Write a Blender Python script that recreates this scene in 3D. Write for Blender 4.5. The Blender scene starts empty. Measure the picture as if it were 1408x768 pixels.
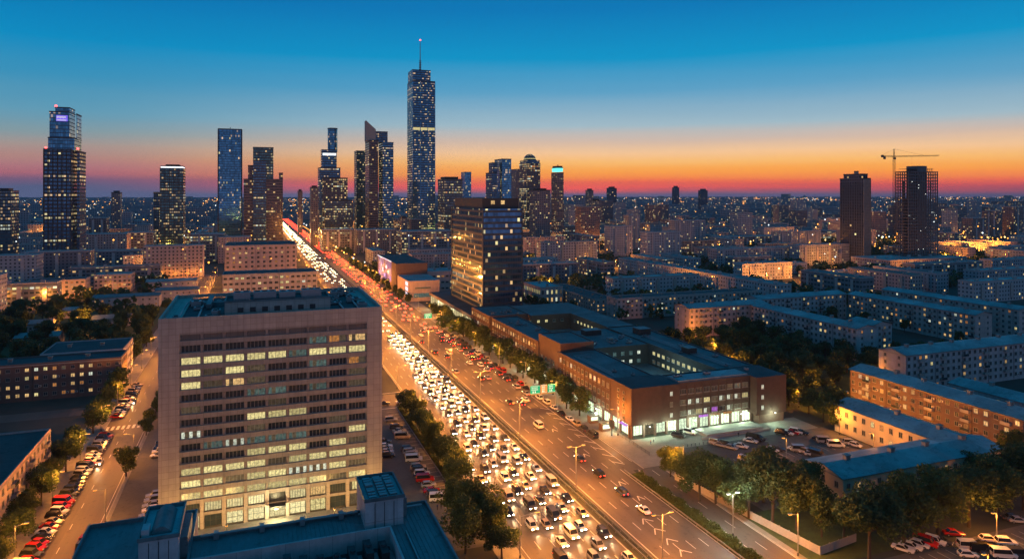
import bpy, bmesh, math, random
from mathutils import Vector, Matrix
R = random.Random(11)
rad = math.radians
SC = bpy.context.scene
COL = SC.collection

# ------------------------------------------------------------------ camera
CAMH = 80.0
F = 950.0                       # focal length in photo pixels (1408 wide)
PSI = math.atan(354 / F)        # the highway runs along +Y, the camera looks to its right
SN, CS = math.sin(PSI), math.cos(PSI)
cam = bpy.data.cameras.new("camera")
cam.sensor_width = 36; cam.lens = F / 1408 * 36
cam.shift_y = -(384 - 268) / 1408
cam.clip_start = 1; cam.clip_end = 60000
camo = bpy.data.objects.new("camera", cam); COL.objects.link(camo)
camo.location = (0, 0, CAMH); camo.rotation_euler = (rad(90), 0, -PSI)
SC.camera = camo

def G(x, y, z=0):               # photo pixel -> point on the horizontal plane z
    D = (CAMH - z) * F / (y - 268); a = (x - 704) * D / F
    return (SN * D + CS * a, CS * D - SN * a)
def XA(px, Y):                  # world X at depth row Y seen under photo column px
    k = (px - 704) / F
    return (k * CS + SN) * Y / (CS - k * SN)
def DEP(X, Y): return SN * X + CS * Y
def ZT(ypx, X, Y): return CAMH - (ypx - 268) * DEP(X, Y) / F

# ------------------------------------------------------------------ world
def lin(c):
    return tuple(((v / 255) / 12.92 if v / 255 <= .04045 else ((v / 255 + .055) / 1.055) ** 2.4) for v in c) + (1,)
W = bpy.data.worlds.new("World"); SC.world = W; W.use_nodes = True
nt = W.node_tree; nt.nodes.clear()
def N(t, **k):
    n = nt.nodes.new(t)
    for a, b in k.items(): setattr(n, a, b)
    return n
L = lambda a, b: nt.links.new(a, b)
tc = N('ShaderNodeTexCoord'); sep = N('ShaderNodeSeparateXYZ'); L(tc.outputs['Generated'], sep.inputs[0])
def mth(op, a, b=None, clamp=False):
    n = N('ShaderNodeMath', operation=op, use_clamp=clamp)
    for i, v in enumerate((a, b)):
        if v is None: continue
        if isinstance(v, (int, float)): n.inputs[i].default_value = v
        else: L(v, n.inputs[i])
    return n.outputs[0]
def ramp(stops, fac):
    n = N('ShaderNodeValToRGB'); el = n.color_ramp.elements
    while len(el) > 1: el.remove(el[-1])
    el[0].position = stops[0][0]; el[0].color = lin(stops[0][1])
    for p, c in stops[1:]:
        e = el.new(p); e.color = lin(c)
    L(fac, n.inputs[0]); return n.outputs[0]
def zz(y): return math.sin(math.atan((268 - y) / 1000)) / .5
vs_ = N('ShaderNodeVectorMath', operation='MULTIPLY'); L(tc.outputs['Generated'], vs_.inputs[0]); vs_.inputs[1].default_value = (1.6, 1.6, 38)
nz_ = N('ShaderNodeTexNoise'); L(vs_.outputs[0], nz_.inputs['Vector']); nz_.inputs['Scale'].default_value = 1.6; nz_.inputs['Detail'].default_value = 4
zs = mth('ADD', mth('MULTIPLY', sep.outputs[2], 2.0), mth('MULTIPLY', mth('SUBTRACT', nz_.outputs[0], .5), .022), True)
top = [(.75, (0, 104, 158)), (1.0, (0, 104, 150))]
sS = ramp([(0, (92, 80, 108)), (zz(266), (112, 84, 104)), (zz(262), (190, 84, 80)), (zz(257), (250, 88, 56)), (zz(250), (255, 108, 42)),
           (zz(245), (253, 134, 40)), (zz(238), (254, 156, 46)), (zz(230), (252, 168, 66)), (zz(220), (252, 187, 102)), (zz(208), (247, 198, 146)), (zz(192), (216, 188, 168)),
           (zz(168), (164, 190, 202)), (zz(120), (94, 164, 202)), (zz(72), (0, 150, 202)), (zz(0), (0, 121, 185))] + top, zs)
sL = ramp([(0, (80, 84, 112)), (zz(256), (86, 88, 116)), (zz(249), (124, 88, 110)), (zz(241), (172, 98, 104)),
           (zz(233), (174, 112, 114)), (zz(222), (176, 130, 120)), (zz(207), (164, 148, 140)), (zz(192), (130, 155, 162)), (zz(165), (98, 158, 184)),
           (zz(120), (56, 148, 190)), (zz(75), (0, 142, 196)), (zz(0), (0, 114, 179))] + top, zs)
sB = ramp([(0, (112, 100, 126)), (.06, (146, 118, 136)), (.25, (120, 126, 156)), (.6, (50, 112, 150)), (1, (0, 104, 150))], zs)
nrm = N('ShaderNodeVectorMath', operation='MULTIPLY'); L(tc.outputs['Generated'], nrm.inputs[0]); nrm.inputs[1].default_value = (1, 1, 0)
nr2 = N('ShaderNodeVectorMath', operation='NORMALIZE'); L(nrm.outputs[0], nr2.inputs[0])
AZ = rad(38.5)
dt = N('ShaderNodeVectorMath', operation='DOT_PRODUCT'); L(nr2.outputs[0], dt.inputs[0]); dt.inputs[1].default_value = (math.sin(AZ), math.cos(AZ), 0)
def mrange(v, a, b):
    n = N('ShaderNodeMapRange', interpolation_type='SMOOTHSTEP'); L(v, n.inputs[0]); n.inputs[1].default_value = a; n.inputs[2].default_value = b
    return n.outputs[0]
def mixc(f, a, b):
    n = N('ShaderNodeMix', data_type='RGBA'); L(f, n.inputs[0]); L(a, n.inputs[6]); L(b, n.inputs[7]); return n.outputs[2]
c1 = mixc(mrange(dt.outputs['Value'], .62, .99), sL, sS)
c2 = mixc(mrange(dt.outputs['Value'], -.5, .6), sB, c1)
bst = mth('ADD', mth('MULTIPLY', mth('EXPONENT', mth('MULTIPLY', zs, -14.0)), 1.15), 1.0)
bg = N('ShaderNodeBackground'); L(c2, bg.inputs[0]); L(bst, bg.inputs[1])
sky = N('ShaderNodeTexSky', sky_type='NISHITA'); sky.sun_disc = False; sky.sun_elevation = rad(-3); sky.sun_rotation = AZ
bg2 = N('ShaderNodeBackground'); L(sky.outputs[0], bg2.inputs[0]); bg2.inputs[1].default_value = .02
ad = N('ShaderNodeAddShader'); L(bg.outputs[0], ad.inputs[0]); L(bg2.outputs[0], ad.inputs[1])
wo = N('ShaderNodeOutputWorld'); L(ad.outputs[0], wo.inputs[0])
SC.view_settings.view_transform = 'Standard'; SC.view_settings.look = 'None'
SC.view_settings.exposure = 0; SC.view_settings.gamma = 1
SC.render.engine = 'CYCLES'
cy = SC.cycles
cy.use_light_tree = True; cy.max_bounces = 4; cy.diffuse_bounces = 2; cy.glossy_bounces = 2; cy.transmission_bounces = 2
cy.volume_bounces = 0; cy.use_denoising = True; cy.sample_clamp_indirect = 4; cy.caustics_reflective = False; cy.caustics_refractive = False
try: cy.denoiser = 'OPENIMAGEDENOISE'
except Exception: pass

# ------------------------------------------------------------------ materials
MATS = {}
class NB:
    def __init__(s, name):
        m = bpy.data.materials.new(name); m.use_nodes = True; s.m = m; s.t = m.node_tree; s.t.nodes.clear()
        s.out = s.n('ShaderNodeOutputMaterial'); s.b = s.n('ShaderNodeBsdfPrincipled'); s.t.links.new(s.b.outputs[0], s.out.inputs[0])
    def n(s, t, **k):
        n = s.t.nodes.new(t)
        for a, b in k.items(): setattr(n, a, b)
        return n
    def set(s, n, i, v):
        if hasattr(v, 'is_output') or isinstance(v, bpy.types.NodeSocket): s.t.links.new(v, n.inputs[i])
        else: n.inputs[i].default_value = v
    def math(s, op, a, b=None, c=None, clamp=False):
        n = s.n('ShaderNodeMath', operation=op, use_clamp=clamp); s.set(n, 0, a)
        if b is not None: s.set(n, 1, b)
        if c is not None: s.set(n, 2, c)
        return n.outputs[0]
    def mix(s, f, a, b, bt='MIX'):
        n = s.n('ShaderNodeMix', data_type='RGBA', blend_type=bt); s.set(n, 0, f)
        s.set(n, 6, a if not isinstance(a, tuple) or len(a) == 4 else a + (1,)); s.set(n, 7, b if not isinstance(b, tuple) or len(b) == 4 else b + (1,))
        return n.outputs[2]
    def noise(s, scale, vec=None, detail=3, rough=.6):
        n = s.n('ShaderNodeTexNoise'); n.inputs['Scale'].default_value = scale; n.inputs['Detail'].default_value = detail; n.inputs['Roughness'].default_value = rough
        if vec is not None: s.t.links.new(vec, n.inputs['Vector'])
        return n.outputs[0]
    def wn(s, vec):
        n = s.n('ShaderNodeTexWhiteNoise'); s.t.links.new(vec, n.inputs['Vector']); return n
    def ramp(s, f, stops):
        n = s.n('ShaderNodeValToRGB'); el = n.color_ramp.elements; el[0].position, el[0].color = stops[0][0], stops[0][1] + (1,)
        el[1].position, el[1].color = stops[-1][0], stops[-1][1] + (1,)
        for p, c in stops[1:-1]: e = el.new(p); e.color = c + (1,)
        s.set(n, 0, f); return n.outputs[0]
def surf(name, col, rough=.8, var=.35, scale=.4, metal=0, bump=0, stretch=None, obj=False, spec=.5):
    if name in MATS: return MATS[name]
    b = NB(name); t = b.n('ShaderNodeTexCoord'); v = t.outputs['Object']
    if stretch:
        mp = b.n('ShaderNodeMapping'); mp.inputs['Scale'].default_value = stretch; b.t.links.new(v, mp.inputs[0]); v = mp.outputs[0]
    n1 = b.noise(scale, v, 6, .65); n2 = b.noise(scale * 9, v, 3, .6)
    f = b.math('ADD', b.math('MULTIPLY', n1, .7), b.math('MULTIPLY', n2, .3))
    f = b.math('MULTIPLY', b.math('SUBTRACT', f, .3), 2.4, clamp=True)
    lo = tuple(c * (1 - var) for c in col); hi = tuple(min(1, c * (1 + var)) for c in col)
    c = b.mix(f, lo, hi)
    if 'beige' in name or 'panel wall' in name:      # joints between the facade panels, laid out in metres along the wall
        uvn = b.n('ShaderNodeUVMap'); uvn.uv_map = 'UVMap'; sp = b.n('ShaderNodeSeparateXYZ'); b.t.links.new(uvn.outputs[0], sp.inputs[0])
        pu, pv = (1.5, 1.465) if 'beige' in name else (3.1, 3.0)
        ju = b.math('LESS_THAN', b.math('FRACT', b.math('DIVIDE', sp.outputs[0], pu)), .05 / pu * 1.5); jv = b.math('LESS_THAN', b.math('FRACT', b.math('DIVIDE', sp.outputs[1], pv)), .05 / pv * 1.5)
        cxy = b.n('ShaderNodeCombineXYZ'); b.set(cxy, 0, b.math('FLOOR', b.math('DIVIDE', sp.outputs[0], pu))); b.set(cxy, 1, b.math('FLOOR', b.math('DIVIDE', sp.outputs[1], pv))); pw = b.wn(cxy.outputs[0])
        st = b.n('ShaderNodeVectorMath', operation='MULTIPLY'); b.t.links.new(uvn.outputs[0], st.inputs[0]); st.inputs[1].default_value = (1.1, .07, 1); streak = b.noise(1.0, st.outputs[0], 4, .6)
        k1 = b.math('MULTIPLY_ADD', b.math('MAXIMUM', ju, jv), -.38, 1.0); k1 = b.math('MULTIPLY', k1, b.math('MULTIPLY_ADD', pw.outputs['Value'], .14, .93)); k1 = b.math('MULTIPLY', k1, b.math('MULTIPLY_ADD', streak, .5, .75))
        cc = b.n('ShaderNodeCombineColor'); [b.set(cc, q, k1) for q in range(3)]
        c = b.mix(1.0, c, cc.outputs[0], 'MULTIPLY')
    if 'asphalt' in name or 'roof' in name:         # patches, seams and stains
        vo = b.n('ShaderNodeTexVoronoi'); vo.inputs['Scale'].default_value = .09 if 'roof' in name else .045; b.t.links.new(v, vo.inputs['Vector']); vs = b.n('ShaderNodeSeparateColor'); b.t.links.new(vo.outputs['Color'], vs.inputs[0])
        k1 = b.math('MULTIPLY_ADD', vs.outputs[0], .34, .83); n3 = b.noise(.5, t.outputs['Object'], 5, .7); k1 = b.math('MULTIPLY', k1, b.math('MULTIPLY_ADD', b.math('LESS_THAN', n3, .4), -.28, 1.0))
        cc = b.n('ShaderNodeCombineColor'); [b.set(cc, q, k1) for q in range(3)]
        c = b.mix(1.0, c, cc.outputs[0], 'MULTIPLY')
    b.set(b.b, 'Base Color', c); b.b.inputs['Roughness'].default_value = rough; b.b.inputs['Metallic'].default_value = metal
    b.b.inputs['Specular IOR Level'].default_value = spec
    if bump:
        bp = b.n('ShaderNodeBump'); bp.inputs['Strength'].default_value = bump; bp.inputs['Distance'].default_value = .1
        b.t.links.new(n2, bp.inputs['Height']); b.t.links.new(bp.outputs[0], b.b.inputs['Normal'])
    MATS[name] = b.m; return b.m
def emit(name, col, s, sample=False, var=0.0, base=(.02, .02, .02)):
    if name in MATS: return MATS[name]
    b = NB(name); b.b.inputs['Base Color'].default_value = base + (1,); b.b.inputs['Roughness'].default_value = .3
    b.b.inputs['Emission Color'].default_value = col + (1,)
    if var:   # what is seen through a lit pane: ceiling lamps, furniture, blinds
        t = b.n('ShaderNodeTexCoord'); o = b.n('ShaderNodeObjectInfo')
        cmb = b.n('ShaderNodeVectorMath', operation='ADD'); b.t.links.new(t.outputs['Object'], cmb.inputs[0])
        cx = b.n('ShaderNodeCombineXYZ'); b.t.links.new(b.math('MULTIPLY', o.outputs['Random'], 99), cx.inputs[0]); b.t.links.new(cx.outputs[0], cmb.inputs[1])
        n1 = b.noise(1.7, cmb.outputs[0], 3, .7)
        f = b.math('MULTIPLY', b.math('SUBTRACT', n1, .32), 3.2, clamp=True)
        f = b.math('MULTIPLY_ADD', f, var, 1 - var)
        f = b.math('MULTIPLY', f, b.math('MULTIPLY_ADD', o.outputs['Random'], .7, .6))
        b.t.links.new(b.math('MULTIPLY', f, s), b.b.inputs['Emission Strength'])
    else: b.b.inputs['Emission Strength'].default_value = s
    b.m.cycles.emission_sampling = 'AUTO' if sample else 'NONE'
    MATS[name] = b.m; return b.m
WARM, YEL, WHT, ORG, COOL = (1, .62, .24), (1, .84, .36), (.93, 1, .78), (1, .40, .10), (.45, .85, .8)
SODIUM = (1, .32, .035)
def facade(name, wall, glass, bay=3.0, flo=3.2, ww=.6, wh=.55, p=.12, pf=.0, s=1.6, warm=.7, cluster=1.0, metal=0, rough=.12, wvar=.25, mull=0, wrough=.7):
    """wall with a grid of windows, some of them lit; the grid is laid out in metres along the wall (UV)"""
    if name in MATS: return MATS[name]
    b = NB(name); uv = b.n('ShaderNodeUVMap'); uv.uv_map = 'UVMap'; sp = b.n('ShaderNodeSeparateXYZ'); b.t.links.new(uv.outputs[0], sp.inputs[0])
    u = b.math('DIVIDE', sp.outputs[0], bay); v = b.math('DIVIDE', sp.outputs[1], flo)
    fu, fv = b.math('FRACT', u), b.math('FRACT', v); cu, cv = b.math('FLOOR', u), b.math('FLOOR', v)
    mu = b.math('LESS_THAN', b.math('ABSOLUTE', b.math('SUBTRACT', fu, .5)), ww / 2)
    mv = b.math('LESS_THAN', b.math('ABSOLUTE', b.math('SUBTRACT', fv, .5)), wh / 2)
    mask = b.math('MULTIPLY', mu, mv)
    rr = b.n('ShaderNodeObjectInfo').outputs['Random']; r1 = b.math('MULTIPLY', rr, 517)
    cb = b.n('ShaderNodeCombineXYZ'); b.set(cb, 0, cu); b.set(cb, 1, cv); b.set(cb, 2, r1)
    w = b.wn(cb.outputs[0]); ws = b.n('ShaderNodeSeparateColor'); b.t.links.new(w.outputs['Color'], ws.inputs[0])
    cf = b.n('ShaderNodeCombineXYZ'); b.set(cf, 0, b.math('FLOOR', b.math('DIVIDE', cu, 40))); b.set(cf, 1, cv); b.set(cf, 2, b.math('ADD', r1, 7)); wf = b.wn(cf.outputs[0])
    # clusters of occupied rooms
    cs = b.n('ShaderNodeVectorMath', operation='MULTIPLY'); b.t.links.new(cb.outputs[0], cs.inputs[0]); cs.inputs[1].default_value = (.16, .33, 1)
    cl = b.noise(1.0, cs.outputs[0], 2, .5)
    cl = b.math('MULTIPLY', b.math('SUBTRACT', cl, .38), 4.0 * cluster, clamp=True)
    pp = b.math('MULTIPLY', b.math('MULTIPLY_ADD', cl, 1.0, 1 - min(cluster, 1)), p * 1.7)
    if pf: pp = b.math('ADD', pp, b.math('MULTIPLY', b.math('LESS_THAN', wf.outputs['Value'], pf), .8))
    lit = b.math('LESS_THAN', w.outputs['Value'], pp)
    isw = b.math('LESS_THAN', ws.outputs[0], warm)
    ec = b.mix(isw, WHT, WARM); ec = b.mix(b.math('LESS_THAN', ws.outputs[1], .35), ec, YEL); ec = b.mix(b.math('GREATER_THAN', ws.outputs[0], .9), ec, ORG)
    st = b.math('MULTIPLY', b.math('MULTIPLY', lit, mask), b.math('MULTIPLY_ADD', b.math('POWER', ws.outputs[2], 2.0), s * 1.0, s * .22))
    t = b.n('ShaderNodeTexCoord'); nz = b.noise(.12, t.outputs['Object'], 4, .6)
    wc = b.mix(b.math('MULTIPLY_ADD', nz, 1.0, 0), tuple(c * (1 - wvar) for c in wall), tuple(c * (1 + wvar) for c in wall))
    gc = b.mix(ws.outputs[1], tuple(c * .55 for c in glass), tuple(c * 1.3 for c in glass))
    b.set(b.b, 'Base Color', b.mix(mask, wc, gc))
    b.set(b.b, 'Roughness', b.math('MULTIPLY_ADD', mask, rough - wrough, wrough)); b.set(b.b, 'Metallic', b.math('MULTIPLY', mask, metal))
    b.set(b.b, 'Emission Color', ec); b.set(b.b, 'Emission Strength', st)
    b.m.cycles.emission_sampling = 'NONE'; MATS[name] = b.m; return b.m

M = {}
EXTRA = {}
M['asphalt'] = surf('asphalt', (.095, .078, .065), .6, .3, .05, stretch=(1.6, .08, 1), spec=.45)
M['asphalt2'] = surf('lot asphalt', (.10, .098, .09), .85, .3, .12)
M['paving'] = surf('paving slabs', (.22, .21, .19), .85, .3, .3)
M['kerb'] = surf('kerb stone', (.33, .31, .28), .8, .2, .8)
M['grass'] = surf('grass', (.045, .07, .018), .95, .6, .25, bump=.5)
M['ground'] = surf('city ground', (.045, .05, .04), .95, .6, .02)
M['paint'] = surf('road paint', (.62, .6, .55), .7, .25, .6)
M['steel'] = surf('galvanised steel', (.3, .31, .32), .45, .2, 2, metal=.6)
M['dark'] = surf('dark metal', (.03, .032, .035), .5, .3, 1)
M['rubber'] = surf('tyre rubber', (.012, .012, .012), .9, .2, 2)
M['concrete'] = surf('concrete', (.34, .32, .3), .85, .22, .35)
M['beige'] = surf('pinkish beige panels', (.40, .34, .30), .82, .12, .15)
M['beige_dark'] = surf('beige spandrel', (.31, .265, .235), .82, .16, .3)
M['brick'] = surf('red brown brick', (.088, .052, .042), .9, .25, .5, bump=.3)
M['brick2'] = surf('brown brick', (.15, .10, .085), .9, .25, .5, bump=.3)
M['cream'] = surf('cream render', (.62, .5, .34), .85, .15, .3)
M['pale'] = surf('pale grey panel wall', (.46, .42, .43), .85, .22, .25)
M['pink'] = surf('pinkish panel wall', (.50, .39, .37), .85, .2, .25)
M['conc_dark'] = surf('raw dark concrete', (.16, .15, .15), .9, .3, .4)
M['roof'] = surf('bitumen roof', (.12, .13, .135), .75, .45, .12)
M['roof_dark'] = surf('dark bitumen roof', (.05, .055, .06), .8, .5, .1)
M['roof_metal'] = surf('weathered metal sheet roof', (.12, .155, .165), .55, .4, .25, stretch=(1, .3, 1))
M['roof_mid'] = surf('worn grey roofing', (.25, .29, .30), .6, .5, .08)
M['glass'] = surf('dark window glass', (.055, .075, .09), .1, .5, .6, metal=.35)
M['band'] = surf('blue grey metal band', (.055, .07, .095), .4, .2, .5, metal=.3)
M['frame'] = surf('window frame paint', (.30, .29, .27), .6, .15, 2)
M['frame_dark'] = surf('dark window frame', (.06, .055, .05), .6, .15, 2)
M['trunk'] = surf('bark', (.05, .038, .028), .95, .3, 2)
M['white'] = surf('white paint', (.7, .7, .7), .5, .1, 1)
M['w_warm'] = emit('room lit warm', WARM, .95, var=.75)
M['w_yel'] = emit('room lit yellow', YEL, .95, var=.72)
M['w_wht'] = emit('room lit white', WHT, .95, var=.7)
M['w_org'] = emit('room lit orange', ORG, .6, var=.85)
M['w_cool'] = emit('room lit dim cool', (.5, .85, .75), .16, var=.9)
M['w_dim'] = emit('room lit dim', (1, .74, .42), .11, var=.9)
M['w_pur'] = emit('room lit purple', (.7, .2, 1), 1.0, var=.7)
M['shop'] = emit('shop front interior', (.82, 1, .68), 1.9, var=.55)
M['shop_w'] = emit('lobby interior', (1, .86, .42), 1.05, var=.6)
M['lamp'] = emit('sodium lamp glass', (1, .40, .05), 2.4)
M['lampw'] = emit('white lamp glass', (.95, 1, .85), 5)
M['head'] = emit('lit headlight', (1, .86, .58), 40)
M['tail'] = emit('lit tail light', (1, .03, .012), 9)
M['red'] = emit('red beacon glass', (1, .05, .05), 9)
M['tailoff'] = surf('tail light plastic', (.25, .01, .01), .3, .1, 1)
M['headoff'] = surf('headlight glass', (.6, .6, .6), .15, .1, 1)
M['carglass'] = surf('car glass', (.015, .018, .02), .08, .2, 1)
PAINT = {'white': (.75, .75, .73), 'silver': (.42, .43, .44), 'black': (.015, .015, .017), 'dark grey': (.07, .075, .08), 'red': (.42, .02, .015), 'dark blue': (.02, .04, .12), 'beige': (.45, .38, .28), 'dark green': (.02, .07, .05)}
for k, c in PAINT.items(): M['car ' + k] = surf('car paint ' + k, c, .25, .06, 2, metal=.2 if k in ('silver', 'dark grey') else 0)
def leafmat(name, col):
    b = NB(name); o = b.n('ShaderNodeObjectInfo'); g = b.n('ShaderNodeNewGeometry')
    f = b.math('MULTIPLY_ADD', g.outputs['Random Per Island'], .7, b.math('MULTIPLY', o.outputs['Random'], .3))
    b.set(b.b, 'Base Color', b.mix(f, tuple(c * .5 for c in col), tuple(c * 1.5 for c in col)))
    b.b.inputs['Roughness'].default_value = .7; b.b.inputs['Specular IOR Level'].default_value = .25
    tr = b.n('ShaderNodeBsdfTranslucent'); tr.inputs[0].default_value = (col[0] * 1.3, col[1] * 1.4, col[2], 1)
    mx = b.n('ShaderNodeMixShader'); mx.inputs[0].default_value = .25
    b.t.links.new(b.b.outputs[0], mx.inputs[1]); b.t.links.new(tr.outputs[0], mx.inputs[2]); b.t.links.new(mx.outputs[0], b.out.inputs[0])
    return b.m
M['leaf'] = leafmat('leaves', (.075, .10, .03)); M['leaf2'] = leafmat('darker leaves', (.05, .08, .03))

# ------------------------------------------------------------------ mesh builder
class MB:
    def __init__(s): s.v = []; s.f = []; s.uv = []; s.mi = []; s.ms = []; s.smooth = []
    def m(s, mat):
        mat = M[mat] if isinstance(mat, str) else mat
        if mat not in s.ms: s.ms.append(mat)
        return s.ms.index(mat)
    def face(s, pts, mat, uv=None, smooth=False):
        i = len(s.v); s.v += [tuple(p) for p in pts]; s.f.append(tuple(range(i, i + len(pts))))
        if uv is None:
            a, b_, c = Vector(pts[0]), Vector(pts[1]), Vector(pts[2]); n = (b_ - a).cross(c - a)
            if abs(n.z) > max(abs(n.x), abs(n.y)): uv = [(p[0], p[1]) for p in pts]
            elif abs(n.x) > abs(n.y): uv = [(p[1] + 1000, p[2]) for p in pts]
            else: uv = [(p[0] + 3000, p[2]) for p in pts]
        s.uv += uv; s.mi.append(s.m(mat)); s.smooth.append(smooth)
    def box(s, x0, x1, y0, y1, z0, z1, mat, top=None, skip=''):
        if x1 < x0: x0, x1 = x1, x0
        if y1 < y0: y0, y1 = y1, y0
        if 'f' not in skip: s.face([(x0, y0, z0), (x1, y0, z0), (x1, y0, z1), (x0, y0, z1)], mat)
        s.face([(x1, y1, z0), (x0, y1, z0), (x0, y1, z1), (x1, y1, z1)], mat)
        s.face([(x0, y1, z0), (x0, y0, z0), (x0, y0, z1), (x0, y1, z1)], mat)
        s.face([(x1, y0, z0), (x1, y1, z0), (x1, y1, z1), (x1, y0, z1)], mat)
        if 't' not in skip: s.face([(x0, y0, z1), (x1, y0, z1), (x1, y1, z1), (x0, y1, z1)], top or mat)
        if 'b' not in skip: s.face([(x0, y1, z0), (x1, y1, z0), (x1, y0, z0), (x0, y0, z0)], mat)
    def bar(s, a, b, r, mat, n=6, r2=None):
        a, b = Vector(a), Vector(b); d = (b - a).normalized(); up = Vector((0, 0, 1)) if abs(d.z) < .9 else Vector((1, 0, 0))
        x = d.cross(up).normalized(); y = d.cross(x); r2 = r if r2 is None else r2
        A = [a + (x * math.cos(2 * math.pi * i / n) + y * math.sin(2 * math.pi * i / n)) * r for i in range(n)]
        B = [b + (x * math.cos(2 * math.pi * i / n) + y * math.sin(2 * math.pi * i / n)) * r2 for i in range(n)]
        for i in range(n):
            j = (i + 1) % n; s.face([A[j], A[i], B[i], B[j]], mat, smooth=n > 5)
        s.face(A, mat); s.face(B[::-1], mat)
    def loft(s, rings, mat, cap=True, smooth=False):
        n = len(rings[0])
        for a, b in zip(rings, rings[1:]):
            for i in range(n):
                j = (i + 1) % n; s.face([a[i], a[j], b[j], b[i]], mat, smooth=smooth)
        if cap: s.face(rings[0][::-1], mat); s.face(rings[-1], mat)
    def add(s, o, mat4):
        i = len(s.v); s.v += [tuple(mat4 @ Vector(p)) for p in o.v]
        s.f += [tuple(k + i for k in f) for f in o.f]; s.uv += o.uv; s.smooth += o.smooth
        s.mi += [s.m(o.ms[k]) for k in o.mi]
    def mesh(s, name):
        me = bpy.data.meshes.new(name); me.from_pydata(s.v, [], s.f); me.update()
        for m in s.ms: me.materials.append(m)
        me.polygons.foreach_set('material_index', s.mi); me.polygons.foreach_set('use_smooth', s.smooth)
        uvl = me.uv_layers.new(name='UVMap'); uvl.data.foreach_set('uv', [c for p in s.uv for c in p])
        return me
    def obj(s, name, parent=None, loc=(0, 0, 0), rz=0, **k):
        return ob(name, s.mesh(name), parent, loc, rz, **k)
def ob(name, data, parent=None, loc=(0, 0, 0), rz=0, label=None, cat=None, group=None, kind=None):
    o = bpy.data.objects.new(name, data); COL.objects.link(o); o.location = loc; o.rotation_euler = (0, 0, rz)
    if parent: o.parent = parent
    if label: o['label'] = label
    if cat: o['category'] = cat
    if group: o['group'] = group
    if kind: o['kind'] = kind
    return o
def thing(name, label, cat, loc=(0, 0, 0), rz=0, group=None): return ob(name, None, None, loc, rz, label, cat, group)
def struct(name, mb): return mb.obj(name, kind='structure')
def lamp(name, parent, loc, power, col, r=.25, kind='POINT', rot=None, angle=None):
    d = bpy.data.lights.new(name, kind); d.energy = power; d.color = col; d.shadow_soft_size = r
    if kind == 'SPOT': d.spot_size = rad(angle or 120); d.spot_blend = .6
    o = bpy.data.objects.new(name, d); COL.objects.link(o); o.parent = parent; o.location = loc
    if rot: o.rotation_euler = rot
    return o

# ------------------------------------------------------------------ ground, roads, markings
g = MB(); g.face([(-16000, -400, 0), (24000, -400, 0), (24000, 26000, 0), (-16000, 26000, 0)], 'ground'); struct('ground', g)
def sheet(name, rects, mat, z):
    m = MB()
    for r in rects:
        if len(r) == 4 and not isinstance(r[0], tuple): x0, x1, y0, y1 = r; m.face([(x0, y0, z), (x1, y0, z), (x1, y1, z), (x0, y1, z)], mat)
        else: m.face([(p[0], p[1], z) for p in r], mat)
    return struct(name, m)
sheet('highway', [(56, 79.2, 40, 3400), (82.6, 103.2, 40, 3400)], 'asphalt', .03)
sheet('service_road', [(103.2, 106.6, 176, 620), (104.6, 112.2, 60, 176)], 'asphalt', .034)
sheet('side_road', [(-47.9, -34.5, 60, 760)], 'asphalt', .03)
sheet('cross_street', [(-34.5, 56, 262, 277), (-34.5, 56, 361, 372), (-120, -48.6, 290, 300), (103.2, 400, 540, 552), (-34.5, 56, 600, 612), (106, 330, 770, 782)], 'asphalt', .026)
sheet('parking_lot', [(31.5, 50, 150, 262), (-33.5, -21.5, 150, 262), (-21.5, 31.5, 128, 168)], 'asphalt2', .02)
sheet('slip_road', [[(48, 166), (56, 158), (56, 178), (50, 174)], (40, 56, 372, 500)], 'asphalt', .024)
sheet('pavement', [(-54.5, -48.0, 60, 760), (-34.3, -33.4, 150, 262), (106.8, 115, 176, 700), (112.4, 114, 60, 176), (54.2, 55.8, 178, 262), (-21, 31, 168, 181), (50.3, 55.8, 60, 152)], 'paving', .12)
sheet('forecourt', [(115, 182, 186, 198), (115.0, 121, 180, 186)], 'paving', .024)
sheet('car_park', [(121, 184, 142, 186), (122, 210, 60, 114)], 'asphalt2', .02)
sheet('lawn', [(50.2, 54, 178, 260), (31.2, 34, 150, 200), (113.8, 122, 60, 141.8), (122, 138, 116, 141.8)], 'grass', .09)
sheet('planted_verge', [(100.3, 104.4, 60, 174), (185, 260, 205, 320), (-140, -57, 325, 600), (190, 215, 140, 205)], 'grass', .06)
# kerbs and median barrier
k = MB()
for x, y0, y1 in ((56, 178, 262), (56, 277, 361), (-47.95, 60, 760), (106.7, 176, 700), (112.3, 60, 176), (104.5, 60, 175), (-34.4, 150, 262), (50.1, 178, 260)):
    k.box(x - .12, x + .12, y0, y1, 0, .15, 'kerb')
struct('kerb', k)
mk = MB()
def line(x, y0, y1, w=.16, z=.045): mk.face([(x - w / 2, y0, z), (x + w / 2, y0, z), (x + w / 2, y1, z), (x - w / 2, y1, z)], 'paint')
def dash(x, y0, y1, on=4, off=8, w=.16):
    y = y0
    while y < y1: line(x, y, y + on, w); y += on + off
def seg(a, b, w=.25, z=.047):
    a, b = Vector(a), Vector(b); d = (b - a).normalized(); p = Vector((-d.y, d.x)) * w / 2
    mk.face([(*(a + p), z), (*(a - p), z), (*(b - p), z), (*(b + p), z)], 'paint')
line(56.8, 100, 260, .15); line(56.8, 278, 360, .15)
for x in (60.6, 64.2, 67.8, 71.4, 75): dash(x, 60, 900)
line(78.8, 60, 1500, .2); line(83.2, 60, 1500, .2)
for x in (86.6, 90.1, 93.6, 97.1): dash(x, 60, 900)
line(100.0, 60, 178, .2); dash(100.6, 182, 900); line(103.2, 182, 255, .2); line(106.2, 182, 600, .16); line(104.9, 60, 176, .16); line(112.0, 60, 176, .16); dash(108.4, 60, 176, 4, 7)
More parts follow.
